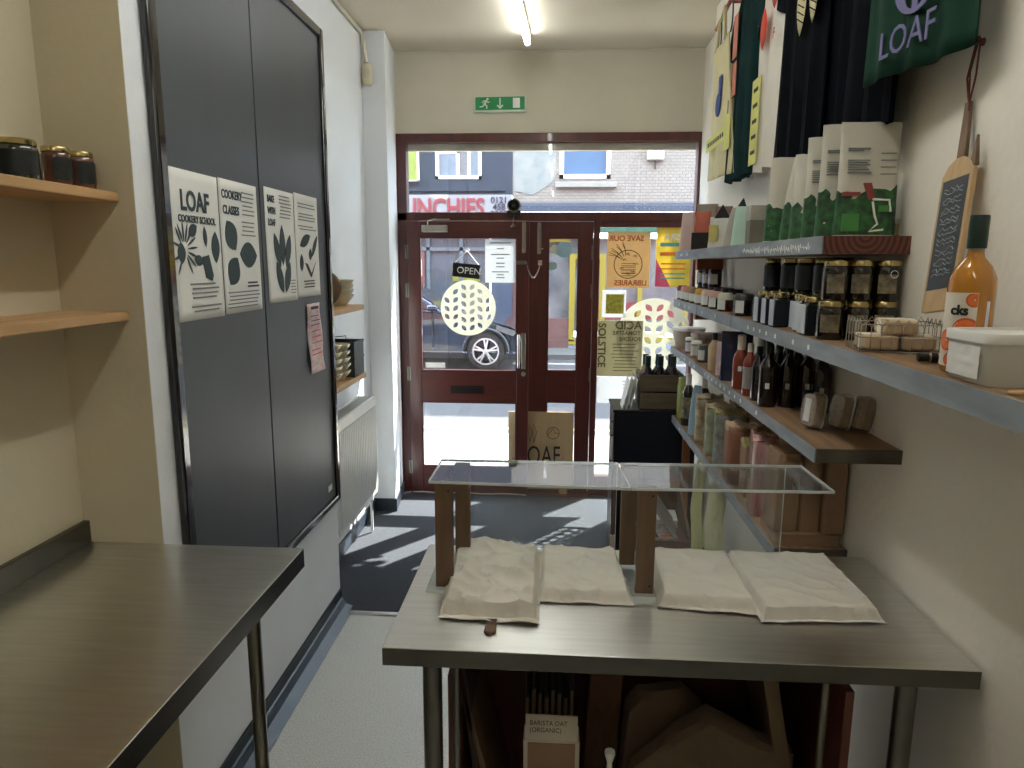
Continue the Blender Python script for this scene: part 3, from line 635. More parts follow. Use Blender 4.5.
# little shelves in the recess
def recess_shelf(label, z, ye):
    t = T('recess_shelf', label, 'shelf', (-1.15, 3.5, z), world=True)
    t.part('board', G().box(-1.239, -1.060, 3.203, ye, z-.028, z), PINE, bev=.003); return t
recess_shelf('upper small pine shelf right of the blackboard holding bowls', 1.476, 3.80)
recess_shelf('lower small pine shelf right of the blackboard holding bowl stacks', 1.098, 3.80)
def bowl(r, h, name='stoneware_bowl'):
    t = T(name, None, 'bowl', (0, 0, 0))
    t.part('bowl', G().lathe([(0, 0), (r*.45, 0), (r*.5, .004), (r*.62, h*.3), (r*.9, h*.75), (r, h), (r*.97, h+.002), (r*.86, h*.75), (r*.58, h*.35), (0, h*.18)], n=28), CREAMC); return t.o
B0 = bowl(.084, .058)
first = True
def stack(x, y, z, n, dz, label_fmt, group, sc=1):
    global first
    names = ['bottom', 'second from bottom', 'middle', 'fourth from bottom', 'top'] if n == 5 else ['bottom', 'second from bottom', 'third from bottom', 'top'] if n == 4 else ['bottom', 'middle', 'top']
    for k in range(n):
        lab = label_fmt % names[k]
        if first: o = B0; o.location = (x, y, z+k*dz); o['label'] = lab; o['group'] = group; first = False
        else: o = dup(B0, (x, y, z+k*dz), k*.7, lab, group)
        o.scale = (sc, sc, sc)
stack(-1.150, 3.63, 1.477, 4, .026, 'cream bowl on the upper small shelf, %s of its stack', 'bowls on the upper small shelf')
stack(-1.138, 3.345, 1.099, 5, .036, 'cream bowl in the near stack on lower small shelf, %s', 'bowls in the near stack on the lower small shelf', 1.0)
stack(-1.135, 3.520, 1.099, 5, .034, 'cream bowl in the far stack on lower small shelf, %s', 'bowls in the far stack on the lower small shelf', .85)
t = T('grey_storage_crate', 'dark grey crate behind the bowl stacks on the lower small shelf', 'crate', (-1.15, 3.72, 1.098), world=True)
g = G(); a, b, c, d = -1.235, -1.068, 3.605, 3.79
g.box(a, b, c, c+.006, 1.098, 1.285); g.box(a, b, d-.006, d, 1.098, 1.285); g.box(a, a+.006, c, d, 1.098, 1.285); g.box(b-.006, b, c, d, 1.098, 1.285); g.box(a, b, c, d, 1.098, 1.104)
g.box(a-.003, b+.003, c-.003, c+.006, 1.270, 1.287); g.box(b-.006, b+.003, c, d, 1.270, 1.287); g.box(b, b+.003, c, d, 1.19, 1.20)
t.part('body', g, mat('dark_grey_plastic', (60, 64, 64), .5), bev=.0015)
t.part('wire_handle', G().tube([(-1.19, 3.64, 1.285), (-1.19, 3.64, 1.31), (-1.12, 3.64, 1.317), (-1.12, 3.64, 1.285)], .0025, 6), BLACK)
for yy, lab, m_ in ((3.270, 'large brown wooden board leaning against the upper small shelf wall, nearer one', BROWNP), (3.390, 'brown wooden board leaning on the upper small shelf, behind the nearer one', BROWNP)):
    g = G().lathe([(0, -.009), (.088, -.009), (.094, 0), (.088, .009), (0, .009)], n=36)
    g.xf(Matrix.Translation((-1.152, yy, 1.477+.096)) @ Matrix.Rotation(R(76), 4, 'X'))
    o = finish('round_wooden_board', g, m_); props(o, lab, 'serving board', 'wooden boards on the upper small shelf')

# ============================================================ COUNTER TABLE
t = T('steel_table', 'stainless steel counter table in front, with paper-covered trays on top', 'table', (.25, 1.6, 0), world=True)
tx0, tx1, ty0, ty1, tz = -.356, .862, 1.332, 1.882, .90
g = G(); g.box(tx0, tx1, ty0, ty1, tz-.003, tz); g.box(tx0, tx1, ty0, ty0+.003, tz-.040, tz-.003); g.box(tx0, tx0+.003, ty0, ty1, tz-.040, tz-.003); g.box(tx1-.003, tx1, ty0, ty1, tz-.040, tz-.003); g.box(tx0, tx1, ty1-.003, ty1, tz-.04, tz-.003)
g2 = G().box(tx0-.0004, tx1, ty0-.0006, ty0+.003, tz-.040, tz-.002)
t.part('top', g, STEEL, bev=.0012); t.part('front_lip', g2, STEEL_SHADED)
for xx, yy in ((-.258, 1.375), (.742, 1.375), (-.258, 1.845), (.742, 1.845)):
    t.part('leg', G().cyl((xx, yy, .03), (xx, yy, tz-.004), .021).cyl((xx, yy, 0), (xx, yy, .03), .024), STEELD)
for xx in (-.207, .583):
    ug = t.part('upright_rod', G().cyl((xx, 1.386, .0), (xx, 1.386, tz-.004), .0085, n=12), STEELD)
    t.part('cable_tie', G().cyl((xx, 1.386, .545), (xx, 1.386, .551), .011, n=12).tube([(xx, 1.386, .548), (xx+.02, 1.380, .55), (xx+.035, 1.378, .552)], .002, 5), BLACK, under=ug)

# perspex shelf guard
t = T('perspex_counter_guard', 'clear perspex shelf on brown wooden posts standing on the counter', 'counter guard', (.2, 1.7, tz), world=True)
gz = 1.178
def gp(a, b): return G().prism([a, b, (b[0], b[1]), a][:2]+[], 'z', gz, gz+.006)
t.part('shelf_panel', G().prism([(-.300, 1.595), (.180, 1.578), (.168, 1.785), (-.300, 1.785)], 'z', gz, gz+.006), ACRYL, label='left clear shelf panel')
t.part('shelf_panel', G().prism([(.182, 1.578), (.650, 1.590), (.645, 1.800), (.172, 1.785)], 'z', gz, gz+.006), ACRYL, label='right clear shelf panel')
for pts in ([(-.300, 1.595), (.180, 1.578)], [(.182, 1.578), (.650, 1.590)], [(-.300, 1.595), (-.300, 1.785)], [(.650, 1.590), (.645, 1.800)], [(-.300, 1.785), (.168, 1.785)], [(.172, 1.785), (.645, 1.800)], [(.180, 1.578), (.168, 1.785)]):
    (a, b), (c, d) = pts; v = Vector((c-a, d-b, 0)); L_ = v.length; v.normalize(); s_ = Vector((-v.y, v.x, 0))
    t.part('cut_edge', G().obox(((a+c)/2, (b+d)/2, gz+.003), v*L_/2, s_*.0012, Vector((0, 0, .0032))), ACRYLE, smooth=False)
for x_f, x_r in ((-.288, -.262), (.202, .178)):
    t.part('post', G().box(x_f, x_f+.044, 1.600, 1.618, tz+.009, gz), BROWNP, bev=.0015)
    t.part('post', G().box(x_r, x_r+.040, 1.762, 1.780, tz+.009, gz), BROWNP, bev=.0015)
    t.part('web_panel', G().box(x_f+.016, x_f+.022, 1.618, 1.762, tz+.009, gz), ACRYL)
    t.part('base_plate', G().box(x_f-.022, x_f+.050, 1.585, 1.800, tz+.0005, tz+.009), ACRYL)
    t.part('base_edge', G().box(x_f-.022, x_f+.050, 1.5835, 1.585, tz+.0005, tz+.009), ACRYLE)
    g = G()
    for zz in (gz-.02, tz+.03): g.cyl((x_f+.034, 1.601, zz), (x_f+.034, 1.598, zz), .003, n=10)
    t.part('screw', g, BLACK)
for a, b, yy in ((-.24, .17, 1.815), (.20, .612, 1.815)):
    t.part('rear_panel', G().box(a, b, yy, yy+.004, tz+.0005, gz-.002), PANE, label='upright clear panel at the back')
    t.part('cut_edge', G().box(b-.0012, b+.0006, yy, yy+.004, tz+.0005, gz-.002), ACRYLE)

def tray(label, quad, h, seed, front_drop=0, wr=1.0):
    """paper-covered tray: quad = near-left, near-right, far-right, far-left"""
    A, B, C, D = [Vector((p[0], p[1], 0)) for p in quad]; c0 = (A+B+C+D)/4
    t = T('paper_covered_tray', label, 'tray', (c0.x, c0.y, tz+.0005), group='paper covered trays on the counter', world=True)
    k = .955
    S = [c0+(p-c0)*k for p in (A, B, C, D)]
    t.part('tray', G().prism([(p.x, p.y) for p in S], 'z', tz+.0005, tz+h-.006), PINE, bev=.003)
    N = 70; sd = Vector((seed*7.3, seed*3.1, 0))
    wid = (B-A).length; dep = (D-A).length
    def f(u, v):
        e = .055
        uu = -e+u*(1+2*e); vv = -e+v*(1+2*e)-(front_drop if v < .5 else 0)*(1-v*2)*.5
        p = A*(1-uu)*(1-vv)+B*uu*(1-vv)+C*uu*vv+D*(1-uu)*vv
        d = min(min(uu, 1-uu)*wid, min(vv, 1-vv)*dep)
        s_ = max(0, min(1, (d+.009)/.014)); s_ = s_*s_*(3-2*s_)
        q = Vector((p.x, p.y, 0))
        n1 = noise.noise(q*7+sd); n2 = 1-abs(noise.noise(q*11+sd*2)); n3 = 1-abs(noise.noise(Vector((q.x*9+q.y*14, q.y*5-q.x*8, seed))))
        wz = wr*(.0045*n1+.0045*(n2**5)+.0055*(n3**6))
        hem = max(0, 1-v*14); hem2 = max(0, 1-(1-v)*14); he = max(hem, max(0, 1-u*14), max(0, 1-(1-u)*14))
        z = tz+.0035+(h-.0025)*s_+wz*(.35+.65*s_)+.004*he*(1-s_)*max(0, noise.noise(q*30+sd)+.3)
        j = .004*(1-s_)
        z = max(z, tz+.002)
        return (p.x+j*noise.noise(q*40+sd), p.y+j*noise.noise(q*33-sd), z)
    t.part('paper', G().grid(N, N, f), KRAFTW, sol=.0008, label='crumpled off-white paper cover')
    return t
tray('leftmost paper-covered tray, creased paper hanging over its front edge, knife handle below', [(-.246, 1.475), (-.040, 1.462), (-.042, 1.822), (-.258, 1.825)], .030, 1, .03, 2.6)
tray('paper-covered tray second from left, its front paper edge tucked ragged', [(-.024, 1.560), (.184, 1.562), (.168, 1.818), (-.026, 1.818)], .030, 2, 0, 1.3)
tray('paper-covered tray just right of the middle wooden post', [(.262, 1.555), (.468, 1.538), (.470, 1.825), (.272, 1.825)], .030, 3, 0, .9)
tray('rightmost and widest paper-covered tray on the counter', [(.486, 1.508), (.742, 1.522), (.735, 1.832), (.482, 1.828)], .030, 4, 0, .7)
t = T('bread_knife', 'brown handle of a knife poking out from under the leftmost tray paper', 'knife', (-.134, 1.45, tz), world=True)
t.part('handle', G().prism([(-.148, 1.402), (-.143, 1.397), (-.126, 1.397), (-.121, 1.402), (-.123, 1.448), (-.146, 1.448)], 'z', tz+.001, tz+.009), mat('dark_handle_wood', (86, 58, 36), .35, var=.2), bev=.002)
t.part('ferrule', G().box(-.1465, -.1225, 1.447, 1.4545, tz+.0015, tz+.0085), BLACK)

# ============================================================ under the counter
UW = mat('reddish_cabinet_wood', (92, 50, 38), .45, var=.2, scale=3, stretch=(9, 9, .8))
t = T('under_counter_cabinet', 'open reddish wooden cabinet under the steel counter', 'cabinet', (.21, 1.66, 0), world=True)
cx0, cx1, cy0, cy1 = -.228, .650, 1.398, 1.81
t.part('side_panel', G().box(cx0, cx0+.018, cy0, cy1, 0, .80), UW); t.part('side_panel', G().box(cx1-.018, cx1, cy0, cy1, 0, .80), UW)
t.part('back_panel', G().box(cx0+.018, cx1-.018, cy1-.012, cy1, 0, .80), UW); t.part('shelf', G().box(cx0+.018, cx1-.018, cy0, cy1-.012, .30, .318), UW); t.part('shelf', G().box(cx0+.018, cx1-.018, cy0+.02, cy1-.012, .05, .068), UW)
DB = mat('dark_brown_board', (58, 40, 28), .6, var=.2)
def lean(name, label, cat, x, y0, y1, z0, L_, th, deg, m_, group=None):
    a = R(deg); d_ = Vector((math.cos(a), 0, math.sin(a))); n_ = Vector((-math.sin(a), 0, math.cos(a)))
    t = T(name, label, cat, (x, (y0+y1)/2, z0), group=group)
    c = d_*L_/2+n_*th/2*(1 if deg > 90 else -1)
    zoff = th*abs(math.cos(a)) if deg <= 90 else 0
    t.part('board', G().obox(c+Vector((0, 0, zoff)), d_*L_/2, Vector((0, (y1-y0)/2, 0)), n_*th/2), m_, bev=.003); return t
lean('wooden_board', 'mid brown board leaning left inside the cabinet under the counter', 'board', -.110, 1.50, 1.74, .319, .445, .016, 104, BROWNP, 'boards leaning inside the cabinet')
lean('wooden_board', 'dark board leaning left, leftmost inside the cabinet under the counter', 'board', -.150, 1.50, 1.76, .319, .44, .016, 97, DB, 'boards leaning inside the cabinet')
lean('wooden_board', 'pale brown board leaning at the right end inside the cabinet under the counter', 'board', .610, 1.50, 1.72, .319, .46, .034, 101, mat('tan_board', (104, 84, 58), .6))
t = T('display_box', 'white and brown printed box standing in the cabinet under the counter', 'box', (.005, 1.50, .319), world=True)
t.part('body', G().box(-.062, .070, 1.475, 1.53, .319, .592), mat('off_white_card', (196, 186, 168), .7))
t.part('front_panel', G().box(-.052, .060, 1.473, 1.475, .330, .586), KRAFT, label='brown front panel')
t.part('flap', G().prism([(1.476, .592), (1.50, .640), (1.504, .640), (1.480, .592)], 'x', -.058, .066), MATS['off_white_card'])
for i, wd in enumerate(('BARISTA OAT', '(ORGANIC)')):
    t.text(wd, .0145, (-.048, 1.4885-.006*i, .622-.014*i), (1, 0, 0), (0, .45, .9), BLACKI, ext=.0003)
g0 = None
cols_b = [(30, 34, 40), (52, 40, 34), (24, 30, 44), (44, 46, 44), (36, 28, 26), (60, 58, 52), (28, 34, 36), (40, 34, 44)]
for i in range(8):
    x = -.056+.0155*i; hh = .335+.012*((i*5) % 3)
    t = T('record_sleeve', ['darkest', 'brownish', 'navy', 'grey-green', 'red-black', 'paler grey', 'blackish green', 'violet grey'][i]+' thin folder in the row behind the display box, %s' % ['first from left', 'second from left', 'third from left', 'fourth from left', 'fifth from left', 'third from right', 'second from right', 'last on the right'][i], 'folder', (x, 1.62, .319), group='folders behind the display box')
    t.part('cover', G().box(-.0055, .0055, -.07, .11, 0, hh), mat('folder_cover_%d' % i, cols_b[i], .5, var=.2), bev=.002)
    t.part('pages', G().box(-.004, .004, -.0715, -.068, .003, hh-.004), BROWNP)
t = T('folded_paper_sack', 'large folded brown sack lying in the cabinet under the counter, right', 'sack', (.40, 1.58, .319), world=True)
def crumple(pts, th, seed, n=18, y=1.5):
    """folded paper sack: closed outline in x,z bulged in depth"""
    g = G(); cx = sum(p[0] for p in pts)/len(pts); cz = sum(p[1] for p in pts)/len(pts); rings_ = []
    dense = []
    for i, p in enumerate(pts):
        q = pts[(i+1) % len(pts)]
        for k in range(6): dense.append((p[0]+(q[0]-p[0])*k/6, p[1]+(q[1]-p[1])*k/6))
    for k, s_, yy in ((0, .0, 0), (1, .5, -.012), (2, .9, -.006), (3, 1, .01), (4, 1, th-.01), (5, .9, th), (6, .0, th)):
        rings_.append([(cx+(p[0]-cx)*max(s_, .01)+.004*noise.noise(Vector((p[0]*20, k, seed))), y+yy+.008*noise.noise(Vector((p[0]*12, p[1]*12, seed+k))), cz+(p[1]-cz)*max(s_, .01)) for p in dense])
    return g.loft(rings_)
t.part('sack', crumple([(.165, .322), (.57, .322), (.575, .560), (.50, .590), (.375, .655), (.30, .60), (.20, .50)], .06, 3, y=1.50), mat('dull_brown_sack', (98, 80, 60), .8, var=.1, bump=.3))
t = T('folded_paper_sack', 'smaller folded brown sack behind the large one under the counter', 'sack', (.25, 1.65, .319), world=True)
t.part('sack', crumple([(.17, .322), (.40, .322), (.38, .61), (.33, .655), (.22, .64), (.19, .60)], .05, 8, y=1.60), mat('dull_brown_sack', (98, 80, 60), .8, var=.1, bump=.3))
t = T('folded_paper_sack', 'dark brown folded sack standing left of the pump bottle under the counter', 'sack', (.13, 1.70, .319), world=True)
t.part('sack', crumple([(.085, .322), (.18, .322), (.19, .66), (.15, .685), (.10, .66)], .05, 5, y=1.66), mat('dark_kraft', (88, 62, 42), .8))
t = T('pump_bottle', 'cream pump dispenser bottle under the counter', 'bottle', (.144, 1.50, .318), world=True)
t.part('bottle', G().lathe([(0, 0), (.026, 0), (.028, .01), (.028, .145), (.020, .158), (0, .158)], (.144, 1.50, .318)), WHITE)
t.part('pump_collar', G().lathe([(.015, .158), (.015, .178), (.008, .180), (.006, .205)], (.144, 1.50, .318)), WHITE)
t.part('pump_head', G().lathe([(.004, .200), (.007, .208), (.013, .228), (.012, .236), (0, .238)], (.144, 1.50, .318)), WHITE)
t = T('white_jug', 'white plastic jug with a looped handle at the bottom edge under the counter', 'jug', (.055, 1.436, .318), world=True)
g = G().lathe([(0, 0), (.036, 0), (.038, .01), (.038, .12), (.028, .145), (.014, .158), (0, .158)], (.055, 1.436, .318), sx=1.25, sy=.94); t.part('body', g, WHITE)
t.part('handle', G().tube([(.012, 1.436, .455), (.014, 1.436, .488), (.03, 1.436, .500), (.08, 1.436, .500), (.096, 1.436, .488), (.098, 1.436, .455)], .008, 10), WHITE)

# ============================================================ RIGHT WALL SHELVES
SXF = .655
def shelf(label, z, y0, y1, th, end_m, tags, seed, seams=()):
    t = T('scaffold_board_shelf', label, 'shelf', (.76, (y0+y1)/2, z), world=True)
    t.part('board', G().box(SXF+.004, WX-.0005, y0+.004, y1, z-th, z), BOARDW, bev=.002)
    t.part('front_face', G().box(SXF, SXF+.004, y0, y1, z-th, z), GREYP, label='grey painted front edge')
    t.part('end_face', G().box(SXF+.004, WX-.0005, y0, y0+.004, z-th, z), end_m, label='bare end of the board')
    for s_ in seams: t.part('board_seam', G().box(SXF-.0008, SXF, s_-.003, s_+.003, z-th, z), BLACK)
    r_ = random.Random(seed); tg = None
    for i, y in enumerate(tags):
        a = r_.uniform(-.3, .3); rr = .008
        tr = G(); tr.prism([(y+rr*1.1*math.cos(a+k*math.pi/2+.78), z-th*.5+rr*1.1*math.sin(a+k*math.pi/2+.78)) for k in range(4)], 'x', SXF-.0015, SXF)
        t.part('price_tag', tr, WHITE, smooth=False)
    for y in (y1-.22,):
        t.part('support_block', G().box(.735, WX-.0005, y, y+.045, z-th-.055, z-th-.0003), mat('orange_brown_batten', (150, 92, 58), .6))
    return t
Z1, Z2, Z3, Z4 = 1.772, 1.512, 1.244, .870
s1 = shelf('top right wall shelf with grey chalked front and ringed end, holding pouches', Z1, 1.806, 3.985, .044, BOARDR, [3.80, 3.76, 3.62], 1)
rs = random.Random(5)
s1.part('chalk_scrawl', (lambda g: [g.tube([(SXF-.0012, 2.55-.0075*i, Z1-.026+.009*math.sin(i*2.4)+rs.uniform(-.004, .004)) for i in range(90)], .0011, 4), g][1])(G()), WHITE)
s2 = shelf('second right wall shelf, the longest, holding jars, basket, bottle and tub', Z2, .82, 3.96, .044, BOARDG, [3.78, 3.62, 3.50, 3.18, 2.92, 2.42, 2.35, 2.28, 2.21, 2.12, 1.96, 1.84], 2, (3.31, 2.66))
s3 = shelf('third right wall shelf with worn plank top, holding sauces and dark bottles', Z3, 1.742, 4.0, .036, BOARDG, [3.55, 3.42, 3.30, 3.06, 2.99, 2.92, 2.84, 2.77, 2.70, 2.62, 2.54, 2.46, 2.26], 3)
s4_post = None
s4 = shelf('lowest right wall shelf holding flour sacks and brown parcels', Z4, 2.00, 3.86, .040, BOARDG, [3.60], 4)

s4.part('support_post', G().box(.700, .738, 3.72, 3.755, .010, Z4-.0405), MATS['orange_brown_batten'])
# ---- top shelf: pouches
def pouch(name, label, x, y, z, w_, d_, h, m_, rz=0, group=None, lower=None, crimp=None, lines=None, tuck=0, curl=0, under=None):
    """stand-up pouch facing -y: oval base closing to a flat sealed top"""
    t = T(name, label, 'pouch', (x, y, z), rz, group)
    def ring(tt, off=0):
        dd = d_*(1-tt)**.7*.5+.0015+off; hw = w_/2*(1-.04*math.sin(tt*3))+off; zz = h*tt; out = []
        for i in range(28):
            a = 2*math.pi*i/28; c, s_ = math.cos(a), math.sin(a)
            out.append((hw*math.copysign(abs(c)**.45, c)*(1-tuck*tt*tt), dd*math.copysign(abs(s_)**.8, s_)+.004*noise.noise(Vector((c*3, zz*30, x*50)))*(1-tt)+curl*tt*tt, zz+(.004*noise.noise(Vector((c*2, 0, y*9))) if tt > .9 else 0)))
        return out
    t.part('pouch_body', G().loft([ring(k/12) for k in range(13)]), m_)
    if lower: t.part('printed_lower_half', G().loft([ring(.012+k*.36/6, .0007) for k in range(6)]+[[(p[0], p[1], p[2]+h*(.035*math.sin(p[0]*90+x*60)+.03*math.sin(p[0]*210))) for p in ring(.40, .0007)]], cap=False), lower, label='green printed lower part')
    if lines:
        g = G()
        for (a, b, zz, hh) in lines: g.box(a, b, -d_*.5*(1-zz/h)**.7-.0035+curl*(zz/h)**2, -d_*.5*(1-zz/h)**.7-.0022+curl*(zz/h)**2, zz, zz+hh)
        t.part('print_lines', g, INKG if under is None else under)
    return t
PW = mat('off_white_pouch', (196, 192, 178), .55, var=.05, scale=9, bump=.1)
GP = mat('green_patterned_print', (46, 112, 52), .5, scale=44, rgb2=(16, 32, 26))
def tri(h): return [(-.058, -.004, h*.66, .003), (-.058, -.01, h*.64, .003), (-.058, -.004, h*.62, .003), (-.058, -.012, h*.60, .003), (-.058, -.006, h*.58, .003), (-.058, .0, h*.55, .004), (.022, .06, h*.72, .003), (.022, .06, h*.66, .003), (.022, .058, h*.60, .003), (.022, .06, h*.54, .003), (-.058, -.004, h*.76, .004), (-.058, -.02, h*.745, .003)]
labs = ['widest in view and nearest', 'second from the near end', 'third from the near end', 'fourth from the near end', 'fifth from the near end, curled top', 'furthest and slimmest']
for i, (x, y, h, w_, tk, cu) in enumerate(((.775, 1.862, .278, .148, 0, 0), (.757, 1.940, .288, .145, .03, 0), (.752, 2.030, .272, .145, .03, 0), (.745, 2.120, .235, .140, .12, .03), (.745, 2.205, .252, .140, .45, 0), (.722, 2.330, .262, .120, .2, 0))):
    t = pouch('coffee_pouch', 'white pouch with green print on the top shelf, '+labs[i], x, y, Z1, w_, .060, h, PW, 0 if i == 0 else -.12, 'white and green pouches on the top shelf', GP, lines=tri(h) if i < 3 else None, tuck=tk, curl=cu)
    if i == 0:
        yf = -.031
        t.part('print_motif', G().box(-.065, -.025, yf-.001, yf+.006, .012, .055), mat('bright_green_print', (70, 136, 66), .5)); t.part('print_motif', G().box(.02, .05, yf, yf+.006, .06, .075), MATS['bright_green_print'])
        t.part('print_motif', G().box(-.08+.012, -.025, yf+.004, yf+.010, .098, .108), mat('red_print', (150, 66, 58), .5)); t.part('print_motif', G().prism([(-.005, .09), (.012, .09), (.0, .13), (-.018, .13)], 'y', yf+.003, yf+.010), mat('red_print', (186, 70, 60), .5))
        t.part('print_motif', G().tube([(.005, yf+.001, .085), (.012, yf, .05), (.02, yf-.001, .03), (.0, yf-.001, .012), (.035, yf-.001, .016)], .003, 5).tube([(.005, yf+.002, .09), (.045, yf+.002, .088), (.05, yf+.001, .06)], .003, 5), PAPER)
GREYB = mat('grey_green_carton', (118, 116, 102), .6)
t = T('tea_carton', 'grey-green and orange carton on the top shelf beside the slim pouch', 'carton', (.735, 2.60, Z1))
t.part('carton', G().box(-.055, .055, -.03, .03, 0, .135), GREYB, bev=.002); t.part('upper_band', G().box(-.0558, .0, -.031, .031, .085, .1355), mat('pale_grey_band', (170, 168, 156), .6)); t.part('side_band', G().box(.032, .0558, -.0312, .031, .001, .1358), mat('terracotta_band', (176, 92, 62), .6))
MINT = mat('mint_pouch', (168, 200, 184), .5, var=.03); GYP = mat('warm_grey_pouch', (168, 162, 152), .5, var=.04)
pouch('snack_pouch', 'mint green small pouch on the top shelf', .725, 2.82, Z1, .095, .06, .150, MINT, -.5, 'small pouches on the top shelf', tuck=.25)
pouch('snack_pouch', 'warm grey small pouch with black top between mint and yellow pouches', .735, 2.99, Z1, .095, .055, .160, GYP, -.5, 'small pouches on the top shelf', tuck=.6)
t = pouch('snack_pouch', 'pale grey small pouch with yellow patch on the top shelf', .725, 3.20, Z1, .115, .07, .135, mat('pale_grey_pouch', (196, 196, 188), .5, var=.03), -.35, 'small pouches on the top shelf', tuck=.1)
t.part('yellow_patch', G().box(-.05, -.012, -.0385, -.030, .03, .10), mat('yellow_patch', (206, 200, 120), .6))
t.part('black_flap', G().prism([(-.035, .13), (.035, .13), (.0, .19)], 'y', -.004, .004), BLACK)
t = pouch('snack_pouch', 'white small pouch with black folded top, behind the grey ones', .765, 3.06, Z1, .09, .05, .150, PW, -.4, 'small pouches on the top shelf', tuck=.3)
t.part('black_flap', G().prism([(-.03, .14), (.035, .14), (.012, .205)], 'y', -.004, .004), BLACK)
t = pouch('coffee_bag', 'orange-brown bag with black base on the top shelf', .720, 3.58, Z1, .10, .07, .185, mat('rust_orange_bag', (190, 84, 48), .45, var=.15), -.3, tuck=.25)
t.part('black_base', G().box(-.0515, .0515, -.0365, .0365, .0, .085), BLACK, bev=.004)
pouch('coffee_bag', 'rust and grey bag at the back of the top shelf', .800, 3.50, Z1, .10, .06, .205, mat('rust_grey_bag', (150, 92, 74), .5, scale=20, rgb2=(110, 106, 98)), -.3, tuck=.2)
pouch('coffee_bag', 'pinkish white bag, furthest on the top shelf towards the window', .700, 3.87, Z1, .085, .07, .205, mat('pinkish_white_bag', (202, 176, 168), .5, var=.06), -.5, tuck=.2)
pouch('coffee_bag', 'tall grey bag behind the pinkish one on the top shelf', .790, 3.84, Z1, .12, .06, .245, mat('taupe_bag', (132, 122, 106), .5, var=.06), -.3, tuck=.1)
t = T('incense_peg', 'small dark upright peg near the near end of the top shelf', 'peg', (.845, 1.835, Z1)); t.part('peg', G().cyl((0, 0, 0), (0, 0, .032), .004, n=10), BROWNP); t.part('foot', G().cyl((0, 0, 0), (0, 0, .004), .007, n=12), BROWNP)

# ---- second shelf: jars
WLB = mat('plain_white_label', (206, 208, 206), .6, var=.04)
caps = [((92, 48, 52), 'plum'), ((196, 138, 134), 'pink'), ((176, 128, 96), 'tan'), ((120, 100, 70), 'brown check'), ((206, 160, 62), 'yellow'), ((206, 176, 168), 'pale pink'), ((200, 158, 150), 'rose'), ((196, 200, 182), 'pale green')]
RJ = mat('dark_red_jam_in_glass', (58, 20, 18), .12, var=.3, coat=.5); BJ = mat('black_jam_in_glass', (18, 14, 20), .12, var=.3, coat=.5)
for i, y in enumerate((3.90, 3.78, 3.66, 3.53, 3.39, 3.24, 3.08, 2.91)):
    c, nm = caps[i]
    jar('small jam jar with %s cloth-look lid in the front row of the second shelf' % nm, .690, y, Z2, .031, .072, RJ if i % 2 else BJ, mat('lid_'+nm.replace(' ', '_'), c, .55, var=.1), WLB, 'small jam jars on the second shelf', face=-2.5, wrap=1.3, puff=1, lidh=.016, lab0=.12, lab1=.66)
DLID = mat('dark_maroon_lid', (40, 22, 26), .35)
pos = ['nearest the window', 'second from the window', 'third from the window', 'fourth from the window', 'fifth from the window', 'furthest from the window']
for i, y in enumerate((3.88, 3.75, 3.60, 3.46, 3.32, 3.17)):
    jar('dark-lidded jam jar in the back row of the second shelf, '+pos[i], .795, y, Z2, .033, .080, BJ, DLID, WLB, 'dark jam jars in the back row of the second shelf', face=-2.2, wrap=1.0)
for i, y in enumerate((3.88, 3.75, 3.60)):
    jar('dark-lidded jam jar standing on top of the back row, '+pos[i], .795, y, Z2+.0803, .034, .085, BJ, DLID, WLB, 'dark jam jars stacked on the back row', face=-2.0, wrap=1.2)
for i, (x, y) in enumerate(((.700, 2.66), (.760, 2.55), (.715, 2.46), (.800, 2.68))):
    jar(['wide black jar with white label, furthest of the four squat black jars', 'squat black jar at the wall side of the four, nearer one', 'squat black jar nearest the labelled jars', 'squat black jar at the wall side, further one'][i], x, y, Z2, .038, .080, BJ, mat('black_wavy_lid', (26, 24, 26), .4), WLB, 'squat black jars on the second shelf', face=-2.3, wrap=.9, puff=1)
LB = mat('pale_blue_white_label', (184, 192, 202), .55, var=.05)
low = [(.684, 2.36, 'first from the window'), (.684, 2.275, 'second from the window'), (.684, 2.19, 'third from the window'), (.722, 2.115, 'fourth from the window'), (.705, 2.035, 'fifth from the window')]
for x, y, s_ in low:
    t = jar('slim square jar with pale label in the lower front row, '+s_, x, y, Z2, .024, .104, DJ, BRASS, LB, 'slim labelled jars on the second shelf', sq=True, lab0=.05, lab1=.80)
jar('large square olive jar with pale label on its left side, lower row', .700, 1.945, Z2, .033, .104, OJ, BRASS, LB, sq=True, lab0=.05, lab1=.80, name='square_jar')
DL = mat('dark_blue_black_label', (18, 26, 36), .5, var=.1)
for i, (x, y) in enumerate(((.80, 2.40), (.80, 2.28), (.80, 2.15), (.80, 2.03), (.775, 1.92))):
    jar('dark jar standing at the wall side of the lower row, '+['first from the window', 'second from the window', 'third from the window', 'fourth from the window', 'fifth from the window'][i], x, y, Z2, .036, .104, DJ, BRASS, DL, 'wall-side jars of the lower row')
for i, (x, y, r) in enumerate(((.705, 2.355, .026), (.742, 2.255, .040), (.742, 2.12, .040), (.742, 1.985, .036), (.812, 2.32, .036), (.822, 2.10, .036))):
    jar(['slim dark jar at the window end of the upper row', 'wide olive jar with dark label, second of the upper row', 'wide olive jar with dark label, third of the upper row', 'olive jar, fourth of the upper row', 'dark jar at the wall side of the upper row, further one', 'dark jar at the wall side of the upper row, nearer one'][i], x, y, Z2+.1045, r, .105, OJ if i in (1, 2, 3) else DJ, BRASS, DL, 'gold lidded jars in the upper row', face=-2.0, wrap=2.6, lab0=.12, lab1=.78)
KL = mat('kraft_and_black_label', (150, 138, 108), .6, scale=50, rgb2=(60, 56, 46))
